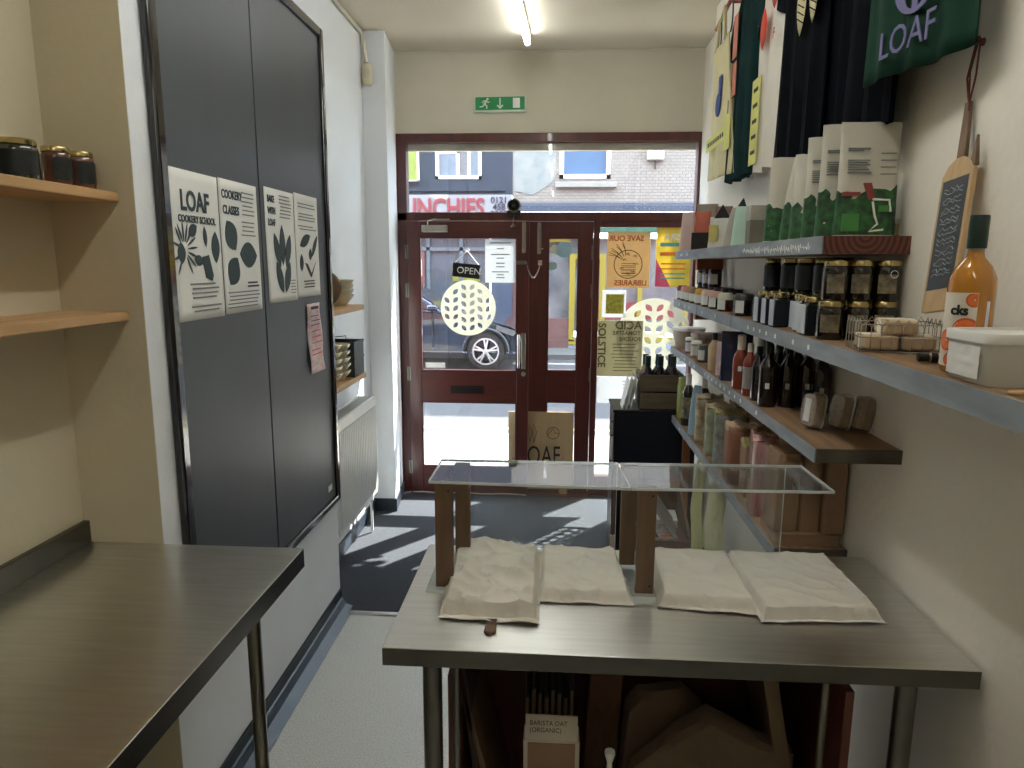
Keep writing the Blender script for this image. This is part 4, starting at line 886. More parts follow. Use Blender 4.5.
for i, x in enumerate((.700, .768, .834)):
    jar('chutney jar with gold lid in the lower near row, '+['aisle side', 'middle', 'wall side'][i], x, 1.835, Z2, .032, .098, DJ, BRASS, KL, 'chutney jars at the near end, lower row', face=-1.9, wrap=1.5, lab0=.2, lab1=.66)
for i, x in enumerate((.708, .768, .834)):
    t = jar('chutney jar with gold lid in the upper near row, '+['aisle side', 'middle', 'wall side'][i], x, 1.838, Z2+.0985, .032 if i < 2 else .034, .102, DJ, BRASS, KL, 'chutney jars at the near end, upper row', face=-1.9, wrap=1.3, lab0=.2, lab1=.66)
    if i == 2: t.part('round_stamp', G().tube([(.002+.009*math.cos(a), -.0355, .068+.009*math.sin(a)) for a in [k*math.pi/8 for k in range(16)]], .0008, 4, closed=True), PAPER)
# wire basket with wrapped loaves
t = T('wire_basket', 'small silver wire basket on the second shelf', 'basket', (.752, 1.60, Z2), rz=R(-8))
bw, bd, bh = .083, .058, .062; WIRE = mat('bright_wire', (196, 196, 190), .25, .9); g = G()
for z in (.003, bh*.55, bh): g.tube([(-bw, -bd, z), (bw, -bd, z), (bw, bd, z), (-bw, bd, z)], .0013, 5, closed=True)
t.part('rim_wires', g, WIRE)
g = G()
def arches(p0, p1, n, out):
    p0, p1 = Vector(p0), Vector(p1)
    for i in range(n):
        a = p0+(p1-p0)*(i/n); b = p0+(p1-p0)*((i+1)/n); m_ = (a+b)/2
        g.tube([a, a+Vector((0, 0, bh*.85)), m_+Vector((0, 0, bh*1.12)), b+Vector((0, 0, bh*.85)), b], .0011, 5)
arches((-bw, -bd, .003), (bw, -bd, .003), 8, 0); arches((-bw, bd, .003), (bw, bd, .003), 8, 0); arches((-bw, -bd, .003), (-bw, bd, .003), 5, 0); arches((bw, -bd, .003), (bw, bd, .003), 5, 0)
t.part('arched_wires', g, WIRE)
g = G()
for i in range(9): x = -bw+2*bw*i/8; g.tube([(x, -bd, .003), (x, bd, .003)], .001, 4)
t.part('floor_wires', g, WIRE)
for i, (x, y, z, a, s_) in enumerate(((-.035, .0, .006, 0, 'left of the basket'), (.040, .004, .006, .05, 'right of the basket'), (.004, .002, .040, -.04, 'lying on top of the other two'))):
    wv = Matrix.Rotation(R(-8), 4, 'Z') @ Vector((x, y, 0))
    tt = T('wrapped_soap_bar', 'kraft-wrapped bar in the wire basket, '+s_, 'wrapped bar', (.752+wv.x, 1.60+wv.y, Z2+z), R(-8)+a, 'wrapped bars in the wire basket')
    tt.part('wrapper', G().box(-.034, .034, -.048, .048, 0, .031), KRAFTL, bev=.006)
    tt.part('paper_band', G().box(-.0346, .0346, -.016, .016, -.0004, .0316), KRAFTW)
t = T('dropper_bottle', 'tiny black bottle lying on the second shelf in front of the orange juice bottle', 'bottle', (.745, 1.40, Z2+.0105), R(-10))
t.part('bottle', G().cyl((-.012, 0, 0), (.032, 0, 0), .0098), BLACK); t.part('bottle_label', G().cyl((.0, 0, 0), (.022, 0, 0), .0101, cap=False), WLB); t.part('bottle_cap', G().cyl((-.034, 0, 0), (-.012, 0, 0), .0085, n=16), BLACK); t.part('cap_ring', G().cyl((-.016, 0, 0), (-.012, 0, 0), .0100), CHROME)

t = T('juice_bottle', 'orange juice bottle with dark green cap and citrus label on the second shelf', 'bottle', (.733, 1.290, Z2))
r = .0375; OJU = mat('orange_juice_in_glass', (184, 122, 34), .1, var=.06, coat=.8)
t.part('glass_body', G().lathe([(0, 0), (r*.9, 0), (r, .006), (r, .148), (r*.96, .168), (r*.72, .188), (r*.38, .203), (.0125, .212), (.0125, .222)], n=36), OJU)
t.part('neck', G().lathe([(.0127, .212), (.0122, .236), (.0122, .262), (0, .262)]), PLASTIC)
t.part('cap', G().lathe([(0, .218), (.0155, .218), (.0155, .272), (.0145, .275), (0, .275)], n=28), DGREEN)
lm = t.part('label', G().lathe([(r+.0006, .012), (r+.0006, .142)], n=16, a0=R(160), a1=R(258)), mat('cream_bottle_label', (222, 214, 198), .5, var=.02))
t.part('side_label', G().lathe([(r+.0006, .02), (r+.0006, .128)], n=5, a0=R(280), a1=R(290)), PAPER)
ORL = mat('orange_slice_print', (226, 116, 52), .5, var=.15, scale=90); ORD = mat('orange_slice_rim', (206, 84, 44), .5)
def slice_(a, z, rr):
    for k, (rad, m_, off) in enumerate(((rr, ORD, .0010), (rr*.82, ORL, .0014), (rr*.1, PAPER, .0018))):
        pts = []
        for i in range(22):
            q = 2*math.pi*i/22; aa = a+rad*math.cos(q)/r
            if aa > R(257): aa = R(257)
            if aa < R(161): aa = R(161)
            pts.append(((r+off)*math.cos(aa), (r+off)*math.sin(aa), max(.013, min(.141, z+rad*math.sin(q)))))
        c = ((r+off)*math.cos(max(R(161), min(R(257), a))), (r+off)*math.sin(max(R(161), min(R(257), a))), z); g = G(); cv = g.bm.verts.new(c); vs = [g.bm.verts.new(p) for p in pts]
        for i in range(22): g.bm.faces.new((cv, vs[i], vs[(i+1) % 22]))
        t.part('printed_slice', g, m_, under=lm, smooth=False)
slice_(R(236), .078, .021); slice_(R(250), .130, .013); slice_(R(192), .058, .019); slice_(R(252), .040, .012); slice_(R(205), .024, .012)
a = R(196); t.text('cks', .024, ((r+.0016)*math.cos(a), (r+.0016)*math.sin(a), .104), (-math.sin(R(207)), math.cos(R(207)), 0), UP, BLACKI, under=lm, bold=.0008)

t = T('plastic_tub', 'white lidded plastic tub at the near end of the second shelf', 'tub', (.765, 1.18, Z2))
g = G(); rings_ = []
for z, k in ((0, .93), (.004, .955), (.072, 1.0)):
    rings_.append([(.095*k*math.copysign(abs(math.cos(q))**.22, math.cos(q)), .066*k*math.copysign(abs(math.sin(q))**.25, math.sin(q)), z) for q in [2*math.pi*i/40 for i in range(40)]])
t.part('tub_body', g.loft(rings_), mat('milky_plastic', (206, 206, 198), .35, var=.02))
g = G(); rings_ = []
for z, k in ((.068, 1.035), (.080, 1.04), (.084, 1.02), (.084, .93), (.080, .92), (.080, .0001)):
    rings_.append([(.095*k*math.copysign(abs(math.cos(q))**.22, math.cos(q)), .066*k*math.copysign(abs(math.sin(q))**.25, math.sin(q)), z) for q in [2*math.pi*i/40 for i in range(40)]])
t.part('tub_lid', g.loft(rings_), WHITE)
t.part('crinkled_label', G().grid(10, 10, lambda u, v: (-.0965+.0015*noise.noise(Vector((u*5, v*5, 1))), -.045+.09*u, .010+.052*v)), PAPER)
t = T('wooden_spatula', 'pale wooden spoon handle lying under the near end of the tub', 'spoon', (.70, 1.06, Z2)); t.part('handle', G().prism([(-.02, -.012), (.05, -.004), (.05, .004), (-.02, .012), (-.03, 0)], 'z', 0, .006), PINE, bev=.002)

# chalkboard paddle on a hook
t = T('chalkboard_paddle', 'wooden paddle with a written chalkboard face hanging from a wall hook', 'chalkboard', (.83, 1.55, 1.605))
bot = Vector((-.030, -.030, 0)); top = Vector((.018, .030, .325)); ax = (top-bot).normalized(); wd_ = Vector((-.15, 1, 0)); wd_ = (wd_-ax*wd_.dot(ax)).normalized(); nn = ax.cross(wd_).normalized()
if nn.x > 0: nn = -nn
c = (bot+top)/2
pts = []
for u, v in ((-.044, 0), (.044, 0), (.044, .90), (.030, .965), (.010, 1.0), (-.010, 1.0), (-.030, .965), (-.044, .90)): pts.append(bot+ax*(v*.328)+wd_*u)
g = G(); A = [g.bm.verts.new(p+nn*.006) for p in pts]; B = [g.bm.verts.new(p-nn*.006) for p in pts]; g.bm.faces.new(A); g.bm.faces.new(B[::-1])
for i in range(8): g.bm.faces.new((A[i], B[i], B[(i+1) % 8], A[(i+1) % 8]))
t.part('wooden_board', g, mat('beech_wood', (190, 160, 120), .5, var=.12, stretch=(6, 6, .8)), bev=.0015)
fc = t.part('chalk_face', G().obox(bot+ax*.165+nn*.0064, ax*.118, wd_*.036, nn*.0008), BLACKB)
g = G(); r_ = random.Random(9)
for i in range(9):
    y0_ = bot+ax*(.262-.022*i)+nn*.0078
    k = 9; g.tube([y0_-wd_*(.026-.052*j/k*(1 if True else 1))*1.0+ax*(r_.uniform(-.005, .005)) for j in range(k+1)], .0012, 4)
    g.tube([y0_-ax*.008-wd_*(.026-.052*j/k)+ax*(r_.uniform(-.004, .004)) for j in range(k+1)], .0010, 4)
t.part('chalk_writing', g, mat('chalk_white', (150, 156, 160), .9), under=fc)
hp = bot+ax*.325; he = Vector((.030, .050, .435))
t.part('handle', G().loft([[hp+ax*0+wd_*(.012*c1)+nn*(.005*s1) for c1, s1 in ((-1,-1),(1,-1),(1,1),(-1,1))], [he+wd_*(.008*c1)+nn*(.004*s1) for c1, s1 in ((-1,-1),(1,-1),(1,1),(-1,1))]]), BROWNP, bev=.002)
t.part('split_tip', G().loft([[bot+ax*.30-wd_*.038+wd_*(.008*c1)+nn*(.005*s1) for c1, s1 in ((-1,-1),(1,-1),(1,1),(-1,1))], [bot+ax*.365-wd_*.036+wd_*(.0015*c1)+nn*(.002*s1) for c1, s1 in ((-1,-1),(1,-1),(1,1),(-1,1))]]), BROWNP)
hk = Vector((.036, .040, .555))
t.part('hanging_cord', G().tube([he-ax*.006, he+Vector((-.002, .014, .05)), hk+Vector((-.006, .006, .0)), hk+Vector((-.006, 0, .006)), hk+Vector((-.006, -.006, 0)), he+Vector((0, -.014, .05)), he+ax*-.006], .0022, 6).tube([hk+Vector((-.006, 0, .0)), he+Vector((-.003, .004, .06)), he+Vector((-.006, -.012, -.02))], .0018, 6), ROPE)
t = T('wall_hook', 'small screw hook on the right wall holding the paddle cord', 'hook', (WX, 1.59, 2.155)); t.part('hook', G().tube([(0, 0, 0), (-.012, 0, -.002), (-.022, 0, .0), (-.024, 0, .010)], .003, 8), STEELD); t.part('wall_plug', G().cyl((-.003, 0, 0), (0, 0, 0), .008, n=12), ROPE)

# ---- third shelf
def bottle(label, x, y, z, r, h, m_, cap, group=None, labm=None, shoulder=.62, neck=.36, caph=.03, capr=1.15, square_label=None, name='sauce_bottle'):
    t = T(name, label, 'bottle', (x, y, z), 0, group)
    nr = r*neck
    t.part('glass_body', G().lathe([(0, 0), (r*.92, 0), (r, .005), (r, h*shoulder), (r*.88, h*(shoulder+.06)), (nr*1.2, h*(shoulder+.17)), (nr, h*(shoulder+.22)), (nr, h-.002), (0, h-.002)], n=20), m_)
    t.part('cap', G().lathe([(0, h-caph), (nr*capr+.0008, h-caph), (nr*capr+.0008, h-.002), (nr*capr*.9, h), (0, h)], n=16), cap)
    if labm: t.part('bottle_label', G().lathe([(r+.0006, h*.14), (r+.0006, h*shoulder*.9)], n=10, a0=-3.1, a1=-1.0), labm)
    if square_label:
        a = -1.9; t.part('small_label', G().lathe([(r+.0008, h*square_label), (r+.0008, h*(square_label+.09))], n=4, a0=a-.22, a1=a+.22), WLB)
    return t
t = T('deli_tub', 'round pale tub of goods, aisle side at the window end of the third shelf', 'tub', (.735, 3.90, Z3)); CL = mat('cloudy_tub', (186, 176, 160), .35, scale=14, rgb2=(150, 122, 104))
t.part('tub_body', G().lathe([(0, 0), (.066, 0), (.070, .005), (.086, .100), (0, .100)]), CL); t.part('tub_lid', G().lathe([(0, .098), (.090, .098), (.090, .112), (.084, .114), (0, .113)]), WHITE)
t = T('deli_tub', 'round pale tub, wall side behind the first tub on the third shelf', 'tub', (.785, 3.66, Z3))
t.part('tub_body', G().lathe([(0, 0), (.062, 0), (.066, .005), (.080, .090), (0, .090)]), CL); t.part('tub_lid', G().lathe([(0, .088), (.083, .088), (.083, .104), (.078, .106), (0, .105)]), mat('greyish_lid', (170, 166, 158), .5))
for x, y, lid, con, lm_, lab in ((.700, 3.66, WHITE, mat('lilac_contents', (110, 90, 140), .4), WLB, 'small lilac spice jar, furthest of the spice jars on the third shelf'),
                      (.700, 3.50, WHITE, mat('peach_contents', (176, 140, 120), .4), WLB, 'small peach spice jar, middle of the spice jars on the third shelf'),
                      (.700, 3.33, STEELD, mat('green_grey_contents', (84, 92, 84), .3, scale=40), WLB, 'clear jar of grey-green contents, nearest of the spice jars on the third shelf')):
    jar(lab, x, y, Z3, .028, .082, con, lid, lm_, 'spice jars on the third shelf', face=-2.2, wrap=1.2, name='spice_jar')
bottle('pale beige oil bottle on the third shelf next to the dark packets', .690, 3.06, Z3, .026, .165, mat('beige_sauce', (186, 160, 128), .3), BLACK, labm=None)
pouch('spice_pouch', 'pinkish white narrow packet on the third shelf', .700, 2.94, Z3, .055, .035, .140, mat('pink_white_packet', (206, 180, 184), .5, var=.1, scale=40), -.4)
for i, (x, y, h) in enumerate(((.700, 2.80, .195), (.765, 2.90, .185))):
    pouch('spice_pouch', ['navy foil packet on the third shelf, aisle side', 'navy foil packet on the third shelf, behind the other at the wall side'][i], x, y, Z3, .085, .045, h, mat('navy_foil', (30, 36, 62), .25, var=.2, bump=.3), -.35, 'navy packets on the third shelf')
RS = mat('red_brown_sauce', (128, 50, 36), .2, var=.1, coat=.4); WC = mat('white_seal', (204, 196, 190), .4)
for i, (x, y) in enumerate(((.690, 2.62), (.745, 2.56))):
    bottle(['red-brown sauce bottle with white neck seal, aisle side on third shelf', 'red-brown sauce bottle with white neck seal, behind the aisle-side one'][i], x, y, Z3, .029, .200, RS, WC, 'red-brown sauce bottles', square_label=.34 if i == 0 else None, shoulder=.56, neck=.42, caph=.065)
DS = mat('very_dark_sauce', (22, 12, 14), .1, var=.2, coat=.6)
for i, (x, y, m_) in enumerate(((.684, 2.475, RS), (.690, 2.385, DS))):
    bottle(['slim red-brown bottle with pale streak beside the dark bottles', 'slim dark bottle, first of the dark bottles from the window'][i], x, y, Z3, .024, .185, m_, WC if i == 0 else BLACK, None, mat('narrow_pale_label', (150, 140, 138), .5) if i == 0 else None)
k = 0
for row, (y, xs) in enumerate(((2.285, (.692, .756, .818)), (2.375, (.752, .814)), (2.465, (.745, .808)))):
    for j, x in enumerate(xs):
        rown = ['nearest row', 'second row', 'third row'][row]; cn = {3: ['aisle side', 'middle', 'wall side'], 2: ['aisle side', 'wall side']}[len(xs)][j]
        bottle('near-black tall bottle on the third shelf, %s, %s' % (rown, cn), x, y, Z3, .029, .205, DS, BLACK, 'near-black bottles on the third shelf', square_label=.30 if row == 0 else None)
bottle('near-black tall bottle on the third shelf standing a little forward by the wall', .834, 2.205, Z3, .028, .205, DS, BLACK, 'near-black bottles on the third shelf', square_label=.30)
CRK = mat('seeded_cracker', (176, 150, 116), .7, scale=60, rgb2=(128, 98, 70))
for x, y, rz, ty, lab in ((.722, 1.965, 20, 8, 'clear tub of crackers standing on edge, separate one at the aisle side'), (.792, 1.955, 12, 12, 'clear tub of crackers on edge, middle of the three'), (.842, 1.930, 10, 14, 'clear tub of crackers on edge, wall side, tilted')):
    t = T('cracker_tub', lab, 'tub', (x, y, Z3+.004), group='clear cracker tubs on the third shelf', rot=(0, R(ty)*.8, R(rz)))
    def rr(k, x_): return [(x_, .030*k*math.copysign(abs(math.cos(q))**.4, math.cos(q)), .050+.048*k*math.copysign(abs(math.sin(q))**.4, math.sin(q))) for q in [2*math.pi*i/28 for i in range(28)]]
    t.part('crackers', G().loft([rr(.86, -.016), rr(.9, -.012), rr(.9, .012), rr(.8, .018)]), CRK)
    t.part('clear_shell', G().loft([rr(.9, -.020), rr(.97, -.015), rr(1, .014), rr(.92, .022)]), PLASTIC)
    t.part('rim', G().loft([rr(1.03, .010), rr(1.05, .013), rr(1.03, .016)], cap=False), ACRYLE)
    if rz == 20: t.part('card_sleeve', G().box(-.0215, -.0195, -.010, .012, .018, .082), WLB)

# ---- lowest shelf
bottle('olive green bottle at the window end of the lowest shelf', .700, 3.78, Z4, .036, .225, mat('olive_green_glass', (150, 160, 84), .15, coat=.4), mat('olive_cap', (176, 172, 110), .4), shoulder=.8, neck=.7, labm=None)
bottle('clear-necked dark bottle next to the olive bottle on the lowest shelf', .695, 3.62, Z4, .034, .270, mat('brown_green_glass', (52, 50, 34), .1, coat=.6), WHITE, 'clear-necked bottles on the lowest shelf', labm=KL, neck=.38, caph=.07)
bottle('clear-necked dark bottle further back by the wall on the lowest shelf', .765, 3.56, Z4, .034, .265, MATS['brown_green_glass'], WHITE, 'clear-necked bottles on the lowest shelf', neck=.38, caph=.07)
def sack(name, label, x, y, z, w_, d_, h, m_, rz=0, group=None, seed=1, roll=.2, cat='sack', band=None):
    t = T(name, label, cat, (x, y, z), rz, group)
    def ring(tt, sx=1, sy=1):
        out = []
        for i in range(36):
            a = 2*math.pi*i/36; c, s_ = math.cos(a), math.sin(a); p = Vector((c*3, s_*3, tt*4+seed*5))
            n_ = .06*noise.noise(p)+.05*(1-abs(noise.noise(p*2.2)))
            out.append((w_/2*(1+n_-.05)*sx*math.copysign(abs(c)**.35, c), d_/2*(1+n_-.05)*sy*math.copysign(abs(s_)**.35, s_), h*tt))
        return out
    t.part('sack_body', G().loft([ring(0, .95, .95), ring(.02), ring(.2), ring(.4), ring(.6), ring(.78), ring(.88, .99, .96), ring(.95, .97, .80), ring(.985, .9, .5)]), m_)
    rg = G(); NX = 14; top = []
    for q in range(NX+1):
        xx = w_*(-.49+.98*q/NX); sec = []
        for m_i in range(12):
            aa = 2*math.pi*m_i/12; nz = noise.noise(Vector((xx*38+seed, math.cos(aa)*1.6, math.sin(aa)*1.6+seed*3)))
            sec.append((xx+.004*nz, d_*.40*math.cos(aa)*(1+.35*nz), h*.955+.014*math.sin(aa)*(1+.9*nz)+.007*nz))
        top.append(sec)
    rg.loft(top)
    t.part('folded_top', rg, m_ if not band else band)
    return t
BLU = mat('pale_blue_packet', (150, 180, 200), .5, var=.1, bump=.3)
pouch('blue_packet', 'pale blue packet leaning on the lowest shelf behind the olive bottle', .700, 3.42, Z4, .075, .05, .245, BLU, -.3, tuck=.5)
sack('flour_sack', 'white and brown printed sack on the lowest shelf', .726, 3.26, Z4, .125, .10, .225, mat('printed_white_sack', (196, 184, 156), .7, scale=26, rgb2=(120, 96, 66)), -.15, seed=1)
sack('flour_sack', 'pale green-grey flour sack on the lowest shelf, with tan top', .728, 3.05, Z4, .125, .11, .225, mat('green_grey_sack', (170, 176, 150), .7, scale=30, rgb2=(132, 136, 112)), -.15, seed=2, band=KRAFTL)
sack('flour_sack', 'grey patterned flour sack on the lowest shelf, nearer than the green-grey one', .728, 2.87, Z4, .125, .10, .235, mat('grey_patterned_sack', (150, 156, 152), .7, scale=34, rgb2=(110, 112, 100)), -.1, seed=3, band=mat('khaki_paper', (150, 140, 92), .7))
sack('flour_sack', 'plain brown paper sack with crumpled pale top on the lowest shelf', .724, 2.66, Z4, .125, .12, .225, mat('pink_brown_paper', (146, 100, 78), .7, var=.05), -.08, seed=4, band=mat('pale_crumpled_top', (188, 160, 132), .7, bump=.4))
for i, (x, y) in enumerate(((.830, 3.12), (.830, 2.90), (.830, 2.66), (.828, 2.44))):
    sack('paper_sack', 'tan sack at the wall side of the lowest shelf, '+['first from the window', 'second from the window', 'third from the window', 'fourth from the window'][i], x, y, Z4, .074, .13, .225, KRAFTL if i % 2 else KRAFT, 0, 'wall-side tan sacks', seed=6+i)
sack('flour_sack', 'brown sack with olive crumpled top beside the striped bag', .735, 2.50, Z4, .10, .12, .200, KRAFT, -.05, seed=11, band=mat('olive_crumpled_top', (160, 152, 96), .7, bump=.4))
sack('striped_bag', 'pink and white shiny bag on the lowest shelf beside the brown parcels', .705, 2.32, Z4, .085, .13, .270, mat('pink_white_film', (206, 186, 176), .2, scale=12, rgb2=(168, 84, 84), stretch=(3, 3, .6), bump=.3, coat=.5), -.15, seed=12, cat='bag')
def parcel(label, x0, x1, y0, y1, z0, z1, seed, group='brown paper parcels'):
    t = T('brown_paper_parcel', label, 'parcel', ((x0+x1)/2, (y0+y1)/2, z0), group=group)
    W_, D_, H_ = (x1-x0)/2, (y1-y0)/2, z1-z0
    def ring(zz, k):
        out = []
        for i in range(32):
            a = 2*math.pi*i/32; c, s_ = math.cos(a), math.sin(a); n_ = 1+.02*noise.noise(Vector((c*2, s_*2, zz*14+seed*3)))
            out.append((W_*k*n_*math.copysign(abs(c)**.22, c), D_*k*n_*math.copysign(abs(s_)**.22, s_), zz))
        return out
    t.part('wrapping', G().loft([ring(0, .96), ring(H_*.03, 1), ring(H_*.3, 1), ring(H_*.6, .99), ring(H_*.93, 1), ring(H_, .93)]), KRAFT)
    t.part('fold_flap', G().prism([(-W_*.85, H_*.93), (W_*.85, H_*.93), (W_*.6, H_*.90), (-W_*.6, H_*.90)], 'y', -D_*1.02, -D_*.95), KRAFT)
    return t
parcel('brown parcel lying flat under the standing parcels', .668, .864, 2.02, 2.21, Z4, Z4+.040, 1)
parcel('standing brown parcel, aisle side of the front three', .662, .732, 2.03, 2.15, Z4+.0405, 1.150, 2)
parcel('standing brown parcel, middle of the front three', .734, .796, 2.03, 2.15, Z4+.0405, 1.146, 3)
parcel('standing brown parcel, wall side of the front three', .798, .866, 2.02, 2.15, Z4+.0405, 1.128, 4)

# ---- black cabinet, crate of wine, leaflets, papers
t = T('black_cabinet', 'black metal cabinet at the far end of the right wall by the window', 'cabinet', (.56, 4.0, 0), world=True)
t.part('carcass', G().box(.338, .800, 3.895, 4.215, .03, .872), NAVY, bev=.006)
t.part('top_panel', G().box(.330, .804, 3.882, 4.222, .872, .888), BLACK, bev=.003)
t.part('plinth', G().box(.35, .79, 3.91, 4.20, .0075, .03), BLACK)
g = G()
for z in (.81, .73, .58): g.cyl((.340, 3.935, z), (.322, 3.935, z), .008, n=10)
t.part('side_knob', g, STEELD)
t.part('corner_strip', G().box(.334, .340, 3.891, 3.901, .03, .872), CHROME)
t = T('wine_crate', 'weathered wooden crate holding dark bottles on the black cabinet', 'crate', (.59, 4.02, .888), world=True)
CR = mat('weathered_crate_wood', (104, 90, 70), .75, var=.25, scale=5, stretch=(1, 8, 8))
for z0, z1 in ((.891, .982), (.990, 1.085)):
    t.part('slat', G().box(.478, .722, 3.915, 3.925, z0, z1), CR, bev=.002); t.part('slat', G().box(.478, .722, 4.13, 4.14, z0, z1), CR, bev=.002)
t.part('end_panel', G().box(.478, .489, 3.925, 4.13, .889, 1.09), CR); t.part('end_panel', G().box(.711, .722, 3.925, 4.13, .889, 1.09), CR); t.part('base', G().box(.489, .711, 3.925, 4.13, .889, .899), CR)
WG = mat('dark_wine_glass', (28, 14, 24), .08, var=.2, coat=.7)
for i, (x, y, m_, cp, nm) in enumerate(((.527, 3.975, WG, mat('dark_teal_capsule', (14, 44, 44), .3), 'dark wine bottle in the crate, front left'), (.598, 3.975, WG, MATS['dark_teal_capsule'], 'dark wine bottle in the crate, front middle'), (.670, 3.975, WG, MATS['dark_teal_capsule'], 'dark wine bottle in the crate, front right'), (.524, 4.06, mat('straw_glass', (176, 150, 96), .15), MATS['dark_teal_capsule'], 'straw-coloured bottle in the crate, back left'), (.598, 4.06, WG, MATS['dark_teal_capsule'], 'dark wine bottle in the crate, back middle'), (.670, 4.06, WG, MATS['dark_teal_capsule'], 'dark wine bottle in the crate, back right'))):
    bottle(nm, x, y, .8995, .034, .288, m_, cp, 'wine bottles in the crate', shoulder=.62, neck=.36, caph=.062, capr=1.35, name='wine_bottle')
for i, (x, s_) in enumerate(((.430, 'nearer the crate'), (.408, 'middle of the three'), (.384, 'nearest the window glass'))):
    t = T('leaflet_sheet', 'white leaflet leaning against the crate on the black cabinet, '+s_, 'leaflet', (x, 3.98, .888), group='leaflets on the black cabinet')
    t.part('sheet', G().obox((.018, 0, .085), (.018, 0, .084), (0, .07, 0), (.0012, 0, -.0003)), PAPER)
    bx = G()
    for k in range(5): bx.obox((.0175+.009-.012+.0075*k-.0032, 0, .045+.035*k), (.0012, 0, .0055), (0, .05, 0), (.0004, 0, 0))
    t.part('print_lines', bx, INKG)
t = T('newspaper_rack', 'low brown wooden rack with newspapers in front of the black cabinet', 'rack', (.50, 3.3, 0), world=True)
RK = mat('dull_brown_board', (92, 66, 52), .6)
a, b, c, d = .36, .648, 3.10, 3.50
t.part('front_panel', G().box(a, b, c, c+.015, .008, .430), RK); t.part('back_panel', G().box(a, b, d-.015, d, .008, .60), RK); t.part('side_panel', G().prism([(c+.015, .008), (d-.015, .008), (d-.015, .60), (c+.015, .43)], 'x', a, a+.012), RK); t.part('side_panel', G().prism([(c+.015, .008), (d-.015, .008), (d-.015, .60), (c+.015, .43)], 'x', b-.012, b), RK); t.part('shelf', G().box(a+.012, b-.012, c+.015, d-.015, .40, .415), RK)
t.part('lower_front', G().box(a-.0, b, c-.006, c, .008, .06), RK)
NP = mat('newspaper_print', (196, 190, 182), .8, scale=40, rgb2=(120, 112, 110))
t = T('newspaper', 'newspaper with dark photo lying flat in the brown rack', 'newspaper', (.49, 3.26, .4155), rz=R(6)); t.part('pages', G().box(-.07, .09, -.12, .12, 0, .014), NP, bev=.002); t.part('photo', G().box(-.06, .0, -.11, -.02, .014, .0146), BLACKI); t.part('headline', G().box(.01, .08, -.10, -.085, .014, .0146).box(.01, .08, -.06, -.052, .014, .0146), REDP)
t = T('magazine', 'pinkish magazine lying at the back of the brown rack', 'magazine', (.56, 3.40, .4155), rz=R(-4)); t.part('pages', G().box(-.06, .06, -.075, .075, 0, .035), mat('pinkish_pages', (206, 178, 176), .7, scale=30)); t.part('cover', G().box(-.061, .061, -.076, .076, .035, .037), PAPER)
t = T('clear_sleeve', 'clear document sleeve leaning at the right side of the brown rack', 'sleeve', (.60, 3.25, .4155), rot=(R(0), R(-35), R(-12))); t.part('sleeve', G().box(-.002, .002, -.10, .10, .012, .19), mat('greyish_sheet', (160, 160, 156), .3), label='grey sheet'); t.part('film', G().box(-.004, -.003, -.105, .105, .010, .195), PLASTIC)
t = T('wooden_stake', 'thin red-brown stick with a pale foot standing beside the black cabinet', 'stick', (.296, 3.30, 0), world=True)
t.part('stick', G().box(.292, .300, 3.296, 3.304, .30, .66), mat('red_brown_stick', (104, 50, 36), .5)); t.part('foot', G().box(.283, .309, 3.288, 3.312, .0075, .375), mat('pale_foot_wood', (196, 176, 156), .6), bev=.002)
# carrier bags under the lowest shelf
YS = rings('yellow_striped_film', (222, 224, 182), (176, 180, 112), 60, dist=.4, rough=.35, kind='BANDS', direction='DIAGONAL')
def carrier(label, x, y, z, w_, h, m_, seed, group='pale yellow striped bags'):
    t = T('striped_carrier_bag', label, 'bag', (x, y, z), group=group)
    def f(u, v): return (w_*(u-.5)*(1+.15*(1-v))+.006*math.sin(v*7+seed), .006*noise.noise(Vector((u*5, v*5, seed)))+.012*math.sin(u*3.1)*(1-v)*.6, -h*(1-v))
    t.part('bag_front', G().grid(16, 22, lambda u, v: tuple(Vector(f(u, v))-Vector((0, .012*math.sin(u*math.pi), 0)))), m_, sol=.001)
    t.part('bag_back', G().grid(16, 22, lambda u, v: tuple(Vector(f(u, v))+Vector((0, .014*math.sin(u*math.pi), 0)))), m_, sol=.001)
    t.part('handle', G().tube([(-w_*.25, 0, -.01), (-w_*.15, 0, .03), (w_*.15, 0, .03), (w_*.25, 0, -.01)], .003, 6), m_); return t
carrier('pale yellow bag with olive stripes hanging in front of the lowest shelf', .632, 2.96, .835, .045, .38, YS, 1)
carrier('shiny pale yellow bag hanging nearer, below the lowest shelf', .690, 2.88, .785, .075, .30, mat('shiny_pale_yellow_film', (228, 230, 202), .18, scale=8, rgb2=(204, 208, 156), coat=.5, bump=.3), 2)

